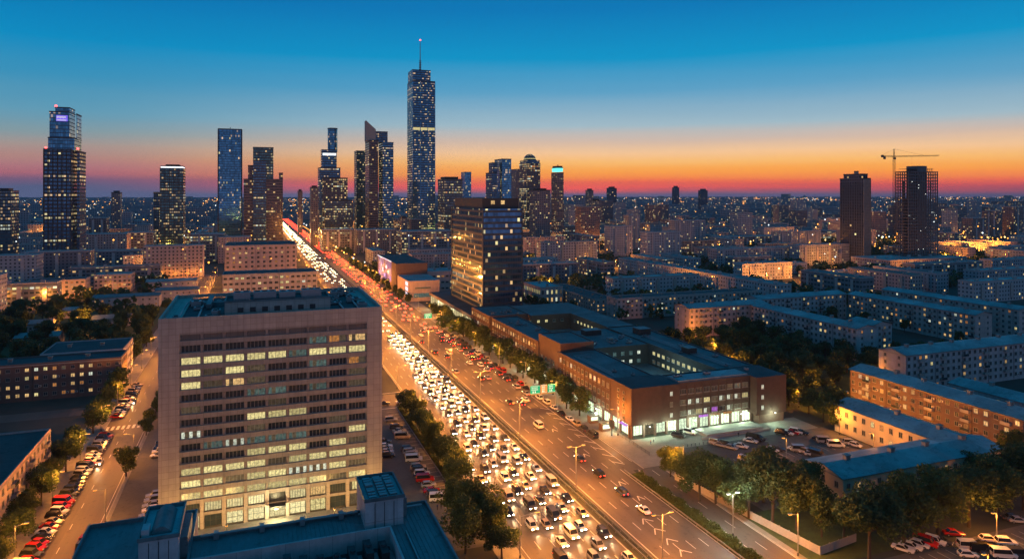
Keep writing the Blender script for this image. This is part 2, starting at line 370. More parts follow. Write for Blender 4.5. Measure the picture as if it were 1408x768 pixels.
for i in range(10): seg((100.6, 184 + i * 6.2), (103.2, 181 + i * 6.2), .35)
for y in (126, 131.5, 136.9, 142.1, 147.5): seg((88.6, y - 1.2), (90, y + 1.4), .28); seg((90, y + 1.4), (91.8, y - .6), .28)
for y in (158, 168, 190, 214): seg((94.6, y), (95.4, y + 2.6), .3); seg((95.4, y + 2.6), (96.4, y + .2), .3)
seg((56.8, 200), (60.6, 206), .2); seg((60.6, 182), (56.8, 196), .2); seg((56.9, 206), (63.8, 206), .4)
for i in range(6): seg((57.6, 186 + i * 3), (59.8, 184.5 + i * 3), .25)
for yy in (259, 279, 358): seg((42, yy), (56, yy), .5)
for i in range(9): mk.face([(57 + i * 1.6, 264, .047), (57.7 + i * 1.6, 264, .047), (57.7 + i * 1.6, 268, .047), (57 + i * 1.6, 268, .047)], 'paint')
dash(-41.5, 60, 700, 3, 9);  line(-35.2, 60, 700, .14)
for i in range(8): mk.face([(-47.6 + i * 1.6, 268, .047), (-46.8 + i * 1.6, 268, .047), (-46.8 + i * 1.6, 272, .047), (-47.6 + i * 1.6, 272, .047)], 'paint')
for i in range(26): seg((51.0 - .2, 172 + i * 3.3), (45.6, 172 + i * 3.3), .12, .03)
for i in range(20): seg((128 + i * 2.7, 150), (128 + i * 2.7, 155), .12, .03); seg((128 + i * 2.7, 168), (128 + i * 2.7, 173), .12, .03)
for i in range(26): seg((130 + i * 2.7, 107), (130 + i * 2.7, 112), .12, .03)
struct('road_markings', mk)
# guard rails
def guard(x, y0, y1, lab):
    t = thing('guard_rail', lab, 'guard rail', (x, y0, 0)); m = MB(); m.box(-.06, .06, 0, y1 - y0, .45, .8, 'steel'); m.obj('rail', t)
    p = MB(); y = 1
    while y < y1 - y0: p.box(-.05, .05, y - .06, y + .06, 0, .7, 'steel'); y += 4
    p.obj('post', t, kind='stuff')
guard(80.3, 60, 1200, 'long steel rail on the oncoming side of the highway median')
guard(81.6, 60, 1200, 'long steel rail on the outbound side of the highway median')
guard(100.1 + .15, 60, 176, 'steel rail beside the planted strip between highway and service road')

# ------------------------------------------------------------------ windows as objects
WIN = {}
def win_mb(w, h, n, glass, frame='frame', rows=1):
    key = (w, h, n, glass, frame, rows)
    if key in WIN: return WIN[key][0]
    m = MB(); t = .09; d = .10
    m.box(-w / 2, -w / 2 + t, -d, 0, 0, h, frame); m.box(w / 2 - t, w / 2, -d, 0, 0, h, frame)
    m.box(-w / 2 + t, w / 2 - t, -d, 0, 0, t, frame); m.box(-w / 2 + t, w / 2 - t, -d, 0, h - t, h, frame)
    for i in range(1, n): x = -w / 2 + w * i / n; m.box(x - .045, x + .045, -d * .9, 0, t, h - t, frame)
    for i in range(1, rows): z = h * i / rows; m.box(-w / 2 + t, w / 2 - t, -d * .7, 0, z - .03, z + .03, frame)
    pc = win_mb.pc
    for i in range(n):
        a = -w / 2 + w * i / n; b = -w / 2 + w * (i + 1) / n; gl = glass
        if glass.startswith('w_') and pc.random() < .18 and n > 2: gl = 'w_dim'
        m.face([(a, -.02, t), (b, -.02, t), (b, -.02, h - t), (a, -.02, h - t)], gl)
    m.box(-w / 2 - .08, w / 2 + .08, -.22, 0, -.1, -.0, frame)
    WIN[key] = (m, m.mesh('window')); return m
win_mb.pc = random.Random(5)
def pick(p_lit, rnd=R, warm=.6):
    if rnd.random() > p_lit: return 'glass'
    r = rnd.random()
    if r < warm: return 'w_warm' if rnd.random() < .65 else 'w_org'
    return rnd.choice(['w_yel', 'w_yel', 'w_wht', 'w_dim'])
DIRV = {'f': ((1, 0), 0), 'l': ((0, -1), -math.pi / 2), 'r': ((0, 1), math.pi / 2), 'b': ((-1, 0), math.pi)}
class Wins:
    def __init__(s, root, ox, oy): s.root = root; s.o = (ox, oy); s.l = []
    def put(s, side, x, y, z, w, h, n, glass, frame='frame', rows=1):
        s.l.append((x, y, z, DIRV[side][1], (w, h, n, glass, frame, rows)))
    def grid(s, side, x, y, ulen, z0, dz, nf, nb, w, h, n=2, p=.15, frame='frame', skip=None, rows=1, warm=.6):
        (dx, dy), _ = DIRV[side]
        for i in range(nb):
            u = ulen * (i + .5) / nb
            for j in range(nf):
                if skip and skip(i, j): continue
                s.put(side, x + dx * u, y + dy * u, z0 + dz * j, w, h, n, pick(p, warm=warm), frame, rows)
    def done(s):
        s.l.sort(key=lambda q: (q[0] + s.o[0]) ** 2 + (q[1] + s.o[1]) ** 2)
        for i, (x, y, z, r, key) in enumerate(s.l[:100]):
            win_mb(*key); ob('window', WIN[key][1], s.root, (x, y, z), r)
        if len(s.l) > 100:
            m = MB()
            for x, y, z, r, key in s.l[100:]: m.add(win_mb(*key), Matrix.Translation((x, y, z)) @ Matrix.Rotation(r, 4, 'Z'))
            m.obj('window', s.root, kind='stuff')
def parapet(m, x0, x1, y0, y1, z, h, mat, t=.35, cap=None):
    for a in ((x0, x1, y0, y0 + t), (x0, x1, y1 - t, y1), (x0, x0 + t, y0 + t, y1 - t), (x1 - t, x1, y0 + t, y1 - t)):
        m.box(*a, z, z + h, mat, top=cap)
def vent_hut(root, x, y, z, w=2.4, d=2, h=1.6, mat='concrete'):
    m = MB(); m.box(-w / 2, w / 2, -d / 2, d / 2, 0, h, mat); m.box(-w / 2 - .15, w / 2 + .15, -d / 2 - .15, d / 2 + .15, h, h + .18, 'roof_metal')
    for i in range(4): m.box(-w / 2 + .2, w / 2 - .2, -d / 2 - .04, -d / 2, .3 + i * .3, .42 + i * .3, 'dark')
    return m.obj('vent_hut', root, (x, y, z))
def roof_unit(root, x, y, z, w=3, d=2, h=1.5, rz=0):
    m = MB(); m.box(-w / 2, w / 2, -d / 2, d / 2, .25, h, 'steel'); 
    for i in (-1, 1): m.box(i * w * .4 - .08, i * w * .4 + .08, -d / 2, d / 2, 0, .25, 'dark')
    nf = max(1, int(w / 1.6))
    for i in range(nf): x_ = -w / 2 + w * (i + .5) / nf; m.bar((x_, 0, h), (x_, 0, h + .18), min(w / nf, d) * .36, 'dark', 10)
    return m.obj('cooling_unit', root, (x, y, z), rz)
def roof_pipe(root, pts, r=.18):
    m = MB()
    for a, b in zip(pts, pts[1:]): m.bar(a, b, r, 'steel', 6)
    return m.obj('roof_pipe', root)

# ------------------------------------------------------------------ the beige office block
t = thing('office_building', 'wide beige office block with rows of ribbon windows, many lit yellow', 'office building', (5, 181, 0))
X0, X1, D_ = -26.2, 26.2, 41.0; BZ = 50.0
m = MB(); m.box(X0 + .1, X1 - .1, .6, D_, 0, BZ - 1.2, 'beige'); m.box(X0, X0 + 4.5, 0, D_ + .1, 0, BZ, 'beige'); m.box(X1 - 3.9, X1, 0, D_ + .1, 0, BZ, 'beige')
BW = (X1 - 3.9 - X0 - 4.5) / 9
m.box(X0 + 4.5, X1 - 3.9, 0.04, .6, 47.3, BZ, 'beige')
for r in range(15):   # spandrels between the window bands
    zc = 43.3 - 2.93 * r
    if r < 13: m.box(X0 + 4.5, X1 - 3.9, .06, .62, zc + .88, zc + 2.05, 'beige_dark')
m.box(X0 + 4.5, X1 - 3.9, .06, .62, 6.35, 7.3, 'beige_dark'); m.box(X0 + 4.5, X1 - 3.9, .05, .62, 3.3, 4.0, 'beige_dark')
m.box(X0 + 4.5, X1 - 3.9, .06, .62, 46.75, 47.3, 'beige_dark')
for i in range(1, 9):
    x = X0 + 4.5 + BW * i
    m.box(x - .22, x + .22, .25, .6, 7.3, 47.3, 'beige_dark'); m.box(x - .42, x + .42, -.02, .55, 0, 7.28, 'beige')
m.obj('wall', t)
m = MB(); parapet(m, X0, X1, 0, D_ + .1, BZ, .9, 'beige', .5); m.box(X0 + .5, X1 - .5, .5, D_ - .4, BZ - 1.1, BZ - .35, 'roof_dark')
m.obj('roof', t)
m = MB()
for i in range(9): m.box(X0 + 4.9 + BW * i, X0 + 4.1 + BW * (i + 1), .45, .65, 45.0, 46.7, 'frame_dark')
for i in range(9):
    for j in range(7): m.box(X0 + 4.95 + BW * i, X0 + 4.05 + BW * (i + 1), .36, .44, 45.1 + j * .23, 45.2 + j * .23, 'beige_dark')
m.obj('louvre', t)
pat = ['......cOo', 'YYYYYcyyY', 'YdYd..c.r', 'Ydod....d', '...bb.c.d', 'd...d....', '...yYy...', 'w..d...d.', '.cwccc..y', '...YYY.yd', 'YYyYdYYYY', 'yYdYywWYd', 'YyYyYYydY']
mp = {'Y': 'w_yel', 'y': 'w_yel', 'd': 'w_dim', '.': 'glass', 'c': 'w_cool', 'b': 'w_cool', 'o': 'w_warm', 'O': 'w_org', 'r': 'w_org', 'w': 'w_wht', 'W': 'w_wht'}
wn = Wins(t, 5, 181)
for r in range(13):
    for i in range(9):
        x = X0 + 4.5 + BW * (i + .5); zc = 43.3 - 2.93 * r; c = mp[pat[r][i]]
        wn.put('f', x, .6, zc - .86, BW - .62, 1.74, 5, c, 'frame')
for i in range(9):
    x = X0 + 4.5 + BW * (i + .5); wn.put('f', x, .6, 4.1, BW - 1.1, 2.15, 6, ['glass', 'shop_w', 'shop_w', 'shop_w', 'w_dim', 'shop_w', 'w_warm', 'glass', 'w_yel'][i], 'frame_dark')
    wn.put('f', x, .6, .25, BW - 1.1, 2.9, 3, ['shop_w', 'glass', 'shop_w', 'shop_w', 'shop_w', 'shop_w', 'w_yel', 'glass', 'w_dim'][i], 'frame_dark', 2)
wn.done()
m = MB(); m.box(X0 + 4.5 + 4 * BW + .5, X0 + 4.5 + 5 * BW - .5, -2.2, .04, 3.35, 3.75, 'dark'); m.obj('canopy', t)
m = MB(); m.box(-12, 13.6, 5, 15, BZ - .36, BZ + 3.1, 'beige', top='roof_dark'); parapet(m, -12, 13.6, 5, 15, BZ + 3.1, .5, 'roof_metal', .3)
for i in range(7): m.box(-9 + i * 2.9, -7.6 + i * 2.9, 4.95, 5.02, BZ + .6, BZ + 1.8, 'dark')
m.obj('penthouse', t)
for (x, y, w, d, h) in ((-8, 9, 4, 3, 2.2), (-2.5, 10, 5.5, 3.4, 2.0), (3, 10, 4, 4, 1.8), (9, 9, 5, 3.6, 2.2)): roof_unit(t, x, y, BZ + 3.1, w, d, h)
for i in range(26):
    x = R.choice([R.uniform(-24, -13), R.uniform(15, 24), R.uniform(-24, 24)]); y = R.uniform(17, 38) if abs(x) < 14 else R.uniform(3, 38)
    roof_unit(t, x, y, BZ - .35, R.uniform(1.2, 3.6), R.uniform(1, 2.6), R.uniform(.7, 1.9), R.choice([0, math.pi / 2]))
for x in (-22.5, -18, 17, 21): roof_pipe(t, [(x, 3, BZ), (x, 30, BZ), (x + 2, 34, BZ)], .25)
m = MB(); m.box(-18, 16, 24, 25.2, BZ - .35, BZ + .8, 'roof_metal'); m.box(-17, -15.8, 18, 36, BZ + .1, BZ + 1.2, 'roof_metal'); m.obj('air_duct', t)
# warm flood light in front of the entrance and the lobby glow
e = thing('entrance_flood_light', 'small warm flood light above the lobby of the beige office block', 'lamp', (5, 178.6, 3.2)); m = MB(); m.box(-.5, .5, -.2, .2, 0, .25, 'lamp'); m.obj('housing', e); lamp('flood', e, (0, -1, -.3), 3500, (1, .8, .38), .5)
FLOODS = [(-17, 170), (-6, 170), (18, 170), (29, 171)]

# ------------------------------------------------------------------ foreground roof
t = thing('foreground_building', 'blue-grey metal roofed building filling the bottom edge of the view', 'building', (0, 62, 0))
Z = 32.0
m = MB(); m.box(-22.4, -8, 0, 52.4, 0, Z - .02, 'concrete'); m.box(-7.99, 25, 0, 43.5, 0, Z - 2.3, 'concrete'); m.obj('wall', t)
m = MB()
m.box(-22.4, -8, 0, 52.4, Z, Z + .12, 'roof_metal'); m.box(-7.98, 18.2, 36.6, 43.5, Z, Z + .12, 'roof_metal'); m.box(18.22, 25, 0, 43.5, Z, Z + .12, 'roof_metal'); m.box(-7.98, 18.2, 0, 18, Z, Z + .12, 'roof_metal')
x = -7.4
while x < 24.6:
    if x > 18.4: m.box(x, x + .07, .3, 43.2, Z + .12, Z + .2, 'roof_metal')
    else: m.box(x, x + .07, 36.7, 43.2, Z + .12, Z + .2, 'roof_metal')
    x += .62
m.obj('roof', t)
m = MB(); parapet(m, -22.4, -8.0, 0, 52.4, Z + .12, .55, 'roof_metal', .3); m.box(-8, 25, 43.2, 43.5, Z + .12, Z + .65, 'roof_metal'); m.box(24.7, 25, 0, 43.2, Z + .12, Z + .65, 'roof_metal')
m.box(-7.9, 18.2, 36.4, 36.7, Z - 2, Z + .8, 'pale'); m.box(18.0, 18.3, 18, 36.39, Z - 2, Z + .8, 'pale'); m.box(20.0, 20.2, 20, 35, Z + .12, Z + .6, 'steel')
m.obj('parapet', t)
m = MB(); m.box(-7.9, 18.0, 18, 36.4, Z - 2.2, Z - 2.0, 'roof_dark'); m.box(18.3, 24.98, .02, 43.4, Z - 2.28, Z - .02, 'concrete'); m.box(-7.9, 24.9, 36.72, 43.4, Z - 2.27, Z - .03, 'concrete')
m.obj('roof_well', t)
m = MB()
for i in range(12):
    x = -6.5 + i * 2.1; hh = R.uniform(0, 1.1); m.box(x - .5, x + .5, 31, 35.0 - R.uniform(0, 1.5), Z - 2, Z - .7 + hh, 'dark'); m.bar((x, 33, Z - .7 + hh), (x, 33, Z - .4 + hh), .35, 'roof_dark', 8); m.box(x + .7, x + 1.35, 29 + R.uniform(0, 3), 34, Z - 2, Z - 1.3, 'steel')
m.obj('cooling_unit', t)
roof_pipe(t, [(-7, 42.7, Z + .8), (14.4, 42.7, Z + .8)], .2); roof_pipe(t, [(14.4, 42.2, Z + .6), (24, 42.2, Z + .6)], .16)
for x in (-5, 1, 6.5, 12): m = MB(); m.box(x - .35, x + .35, 42.2, 43.3, Z + .2, Z + 1.1, 'steel'); m.obj('pipe_bracket', t)
for (px, py, w, d, kind) in ((-11.5, 36.6, 4.6, 9.6, 0), (17.6, 38, 5.5, 8.6, 1)):
    m = MB(); m.box(px - w / 2, px + w / 2, py, py + d, Z - .5, Z + 4, 'pale'); 
    for i in range(1, 4): m.box(px - w / 2 + w * i / 4 - .04, px - w / 2 + w * i / 4 + .04, py - .03, py, Z, Z + 3.7, 'dark')
    m.box(px + w / 2, px + w / 2 + .9, py + 2, py + d, Z, Z + 2.9, 'roof_metal')
    h = m.obj('penthouse', t)
    m = MB(); parapet(m, px - w / 2 - .15, px + w / 2 + .15, py - .15, py + d + .15, Z + 4.003, .5, 'roof_metal', .25)
    if kind == 0:
        n = 10
        rg = []
        for yy in (py + 1.5, py + d - 1): rg.append([(px - 1.2 + 2.6 * i / n, yy, Z + 4.05 + math.sin(math.pi * i / n) * .9) for i in range(n + 1)])
        for i in range(n): m.face([rg[0][i], rg[0][i + 1], rg[1][i + 1], rg[1][i]], 'roof_metal')
        m.face(rg[0][::-1], 'roof_metal'); m.face(rg[1], 'roof_metal'); m.box(px - 2.1, px - 1.25, py + .8, py + 2.8, Z + 4.05, Z + 5.1, 'pale')
    else:
        for i in range(3):
            for j in range(8): m.box(px - 2.1 + i * 1.5, px - 1.0 + i * 1.5, py + .6 + j * .95, py + 1.2 + j * .95, Z + 4.05, Z + 4.4 + R.uniform(0, .25), 'steel')
    m.obj('penthouse_roof', h)

# ------------------------------------------------------------------ the brick complex
BX, BY = 115.6, 198.2
t = thing('brick_complex', 'long four storey brown brick complex with courtyards and lit shop fronts', 'building', (BX, BY, 0))
BH = 16.0; Wd, Ln = 60.0, 178.0
m = MB(); Z1 = 4.3
# wings as boxes around the two courts (local coordinates)
wings = [(0, 16.5, 1, 60), (0, 14, 80, 142), (0, 22, 146, Ln), (19, 55, 1.2, 12.5), (16.5, 43, 60, 79.9), (43, 59.5, 12.5, 98), (22, 59.5, 142, Ln - 2), (45, 59.5, 98, 142)]
for w in wings: m.box(*w, Z1, BH, 'brick', top='roof', skip='')
m.box(16.5, 43, 12.5, 60, 0, 7.6, 'brick', top='roof'); m.box(14, 45, 98, 142, 0, 7.6, 'brick', top='roof'); m.box(14, 45, 80, 98, 0, BH - .3, 'brick', top='roof')
m.box(0.9, 16, 58, 81, Z1, BH + 3.2, 'brick', top='roof')          # raised pavilion on the road side
m.box(-.06, 11.6, -.02, 14, Z1, BH + .6, 'brick', top='roof_dark'); m.box(7.5, 19, .6, 14, Z1, BH + .35, 'brick', top='roof_dark'); m.box(48.5, 61.4, -2.2, 12.6, 3.2, BH + .3, 'brick', top='roof_dark')
m.box(1.2, 58, 2.6, Ln - 4, 0, Z1, 'brick2'); m.box(50, 60.8, -1.6, 2.6, 0, 3.2, 'brick2')
m.obj('wall', t)
m = MB()
for (a, b, c, d) in ((0, 16.5, 14.1, 57.9), (0, 14, 81.1, 142), (0, 22, 146, Ln), (43, 59.5, 12.7, 98)): parapet(m, a, b, c, d, BH, .45, 'brick', .3, cap='roof_metal')
parapet(m, 19, 48.4, 1.2, 12.5, BH, .4, 'brick', .3, cap='roof_metal'); parapet(m, .9, 16, 58, 81, BH + 3.2, .4, 'brick', .3, cap='roof_metal')
m.face([(16.8, 14, BH + .1), (24, 14, 9), (24, 58, 9), (16.8, 58, BH + .1)], 'roof_metal'); m.box(19.5, 48, 2, 9, BH + .02, BH + .9, 'roof_mid')
m.obj('roof', t)
m = MB()
for (y0, y1) in ((14.5, 57.5), (81.5, 141.5), (146.5, Ln - .5)):
    nb = int((y1 - y0) / 3.3)
    for i in range(nb + 1): y = y0 + (y1 - y0) * i / nb; m = MB(); m.box(-.18, -.001, -.22, .22, Z1, BH - .4, 'brick'); m.obj('pilaster', t, (0, y, 0))
for i in range(10): m = MB(); m.box(-.2, .2, -.2, -.001, Z1, BH - .5, 'brick'); m.obj('pilaster', t, (19.0 + i * 3.2, 1.2, 0))
for z in (Z1 + .4, 8.9, 12.5):
    m = MB(); m.box(-.1, -.002, 14.5, 57.5, z - .4, z - .15, 'brick2'); m.obj('string_course', t); m = MB(); m.box(19.3, 48.3, 1.1, 1.198, z - .4, z - .15, 'brick2'); m.obj('string_course', t)
wn = Wins(t, BX, BY)
def lr(p): return lambda i, j: False
for j in range(3):      # front facade towards the car park: bays of banded windows
    for i in range(9):
        x = 20.6 + i * 3.2; g_ = 'glass'
        if j == 0: g_ = ['w_dim', 'w_wht', 'w_yel', 'w_wht', 'w_pur', 'glass', 'w_wht', 'w_dim', 'w_dim'][i]
        if j == 1: g_ = ['w_dim', 'w_wht', 'w_wht', 'w_yel', 'w_dim', 'w_wht', 'w_wht', 'w_wht', 'w_yel'][i]
        if j == 2: g_ = ['glass', 'glass', 'glass', 'glass', 'glass', 'glass', 'w_dim', 'w_cool', 'w_dim'][i]
        wn.put('f', x, 1.2, 5.3 + j * 3.6, 2.5, 1.7, 4, g_, 'frame')
for j in range(3): wn.put('f', 15.6, .6, 5.4 + j * 3.6, 1.1, 1.5, 2, ['w_wht', 'w_dim', 'w_wht'][j]); wn.put('f', 51.0, -2.2, 5.0 + j * 3.6, 1.1, 1.5, 2, 'w_wht')
for (y0, y1) in ((14.5, 57.5), (81.5, 141.5), (146.5, Ln - .5)):
    nb = int((y1 - y0) / 3.3)
    for i in range(nb):
        y = y0 + (y1 - y0) * (i + .5) / nb
        for j in range(3):
            pl = .75 if (j == 2 and (y0 < 100 or i % 2)) else .12
            if y0 > 140: pl = .5
            gls = pick(pl, warm=.0)
            wn.put('l', 0, y, 5.4 + j * 3.7, 1.6, 1.7, 2, gls)
for i in range(5):
    for j in range(2): wn.put('l', .9, 60.5 + i * 4.2, 6 + j * 3.6, 1.3, 1.6, 2, pick(.3, warm=.1))
for j in range(5): wn.put('l', -.06, 5, 5.2 + j * 2.1, 1.2, 1.1, 1, 'glass'); wn.put('l', -.06, 8.6, 5.2 + j * 2.1, 1.2, 1.1, 1, pick(.3))
for i in range(12):     # courtyard sides
    for j in range(2): wn.put('l', 43, 15.5 + i * 3.6, 8.7 + j * 3.5, 2.0, 1.5, 2, 'w_yel' if R.random() < .75 else 'w_dim')
for i in range(6):
    for j in range(2): wn.put('f', 19 + i * 3.9, 60, 8.6 + j * 3.5, 1.6, 1.5, 2, 'w_wht' if R.random() < .4 else 'w_cool')
for i in range(10): wn.put('l', 45, 100.5 + i * 4, 12, 1.8, 1.4, 2, 'w_yel' if R.random() < .7 else 'glass')
for i in range(6): wn.put('f', 17 + i * 4.6, 142, 12, 1.6, 1.4, 2, 'w_yel' if i in (2, 3) else 'glass')
wn.done()
for i in range(13):     # shop fronts, front side
    x = 2.4 + i * 4.4
    if x > 48: continue
    m = MB(); m.box(-1.9, 1.9, -.12, 0, .3, 3.9, 'shop' if i not in (1,) else 'w_dim'); 
    for q in (-1.95, -.6, .7, 1.85): m.box(q, q + .1, -.2, -.12, .1, 4.0, 'frame_dark')
    m.obj('shop_front', t, (x + 1.2, 2.6, 0))
for i in range(27):
    m = MB(); gl = 'shop' if R.random() < .78 else 'w_dim'
    m.box(-2.3, 2.3, -.12, 0, .3, 3.9, gl)
    for q in (-2.35, -.8, .8, 2.25): m.box(q, q + .1, -.2, -.12, .1, 4.0, 'frame_dark')
    if i % 3 == 0: m.box(-2.4, 2.4, -1.6, -.21, 3.3, 3.45, R.choice(['w_pur', 'white', 'w_org', 'shop']) if i % 6 == 0 else 'white')
    m.obj('shop_front', t, (1.2, 6 + i * 6.2, 0), -math.pi / 2)
m = MB()
for i in range(12): x = .4 + i * 4.4; m.box(x, x + .7, 1.25 if x > 19 else .65, 1.95 if x > 19 else 1.3, 0, Z1, 'brick2')
for i in range(28): m.box(.05, .7, 1.7 + i * 6.2, 2.4 + i * 6.2, 0, Z1, 'brick2')
m.obj('column', t, kind='stuff')
m = MB(); m.box(.45, 47, 1.3, 2.6, Z1 - .02, Z1 - .01, 'white'); m.obj('soffit', t)
for i, (x, y) in enumerate([(6, -1.5), (14, -1.5), (24, -1.0), (33, -1.0), (43, -1.0), (-1.6, 8), (-1.6, 22), (-1.6, 38), (-1.6, 56), (-1.6, 74), (-1.6, 95), (-1.6, 120), (-1.6, 145), (55, -4)]):
    e = MB(); e.bar((x, y, 3.9), (x, y, 4.1), .25, 'lampw', 8); e.bar((x, y, 4.1), (x, y, 4.35), .08, 'dark', 6); e.box(min(x, x), max(x, x) + .1, y, y + 1.7 if y < 0 else y + .1, 4.2, 4.3, 'dark')
    eo = e.obj('shop_lamp', t); lamp('shop_lamp_light', eo, (x, y, 3.6), 1500, (.72, 1, .66), .4)
lamp('courtyard_light', t, (30, 35, 12), 5200, (.35, .85, .9), .5); lamp('courtyard_light', t, (28, 120, 12), 2500, (.7, .9, .6), .5)
for i in range(40):
    a = R.choice(wings[:6]); roof_unit(t, R.uniform(a[0] + 2, a[1] - 2), R.uniform(a[2] + 3, a[3] - 3), BH + (.9 if a is wings[3] else 0), R.uniform(.8, 2.4), R.uniform(.8, 1.8), R.uniform(.5, 1.3))
for k_ in range(7): roof_pipe(t, [(3 + k_ * .9, 16 + k_ * 3, BH + .3), (3 + k_ * .9, 50 - k_ * 2, BH + .3), (9, 50 - k_ * 2, BH + .3)] if k_ < 3 else [(46 + k_, 16, BH + .3), (46 + k_, 60 + k_ * 4, BH + .3)], .14)
vent_hut(t, 30, 70, BH); vent_hut(t, 50, 40, BH, 4, 5, 2.2, 'brick'); vent_hut(t, 52, 80, BH, 6, 6, 2.6, 'brick'); vent_hut(t, 30, 88, BH - .3, 8, 5, 2.2, 'brick')
m = MB(); m.box(24, 47, -7.2, -.6, .02, 1.0, 'concrete'); m.box(22, 49, -8.2, -7.2, .02, .5, 'concrete'); m.obj('entrance_terrace', t)
for x, c in ((28, 'w_pur'), (33, 'w_org'), (38, 'red')):
    m = MB(); m.box(-1.8, 1.8, -.1, .1, 0, .7, 'w_org' if c == 'red' else c); m.obj('shop_sign', t, (x, -.0, 4.4))

# ------------------------------------------------------------------ glass tower at the bend
GX, GY = 129.5, 398.0
M['gt'] = facade('glass tower bands', (.035, .05, .075), (.06, .19, .34), 1.6, 3.5, .94, .62, .07, .0, 1.0, .85, 2.0, metal=.75, rough=.07, wrough=.35)
t = thing('glass_tower', 'banded glass office tower with dark crown beside the highway', 'office tower', (GX, GY, 0))
m = MB(); m.box(0, 25.5, 0, 70, 10, 71.6, 'gt', top='roof_dark'); m.obj('facade', t)
m = MB()
for i in range(18): z = 10 + i * 3.5; m.box(-.18, 25.7, -.18, 70.1, z, z + .3, 'band')
m.obj('spandrel_band', t)
for (x, y) in ((-.35, -.35), (25.15, -.35), (-.35, 69.6)): m = MB(); m.box(x, x + .7, y, y + .7, 9, 72, 'band'); m.obj('corner_fin', t)
m = MB(); m.box(1, 24.6, 4, 66, 71.6, 78.0, 'dark', top='roof_dark'); m.obj('crown', t)
for x in (6.5, 13): m = MB(); m.box(x, x + 2.4, 3.9, 3.99, 74.3, 76.6, 'w_warm'); m.obj('window', t)
t = thing('glass_tower_podium', 'low podium with bright double height glazing at the foot of the glass tower', 'building', (118, 378, 0))
m = MB(); m.box(0, 46, 0, 110, 8, 10, 'brick2', top='roof_dark'); m.box(1, 45, 1, 109, 0, 8, 'dark'); m.obj('wall', t)
for i in range(22): m = MB(); m.box(-2.1, 2.1, -.1, 0, .4, 7.6, 'shop_w'); m.box(-2.3, -2.1, -.4, 0, 0, 8, 'frame_dark'); m.box(-.05, .05, -.2, -.1, .4, 7.6, 'frame_dark'); m.obj('glazing', t, (.98, 3 + i * 4.9, 0), -math.pi / 2)
for y in (20, 60, 95): lamp('podium_light', t, (-3, y, 5), 1500, (.9, 1, .55), .5)

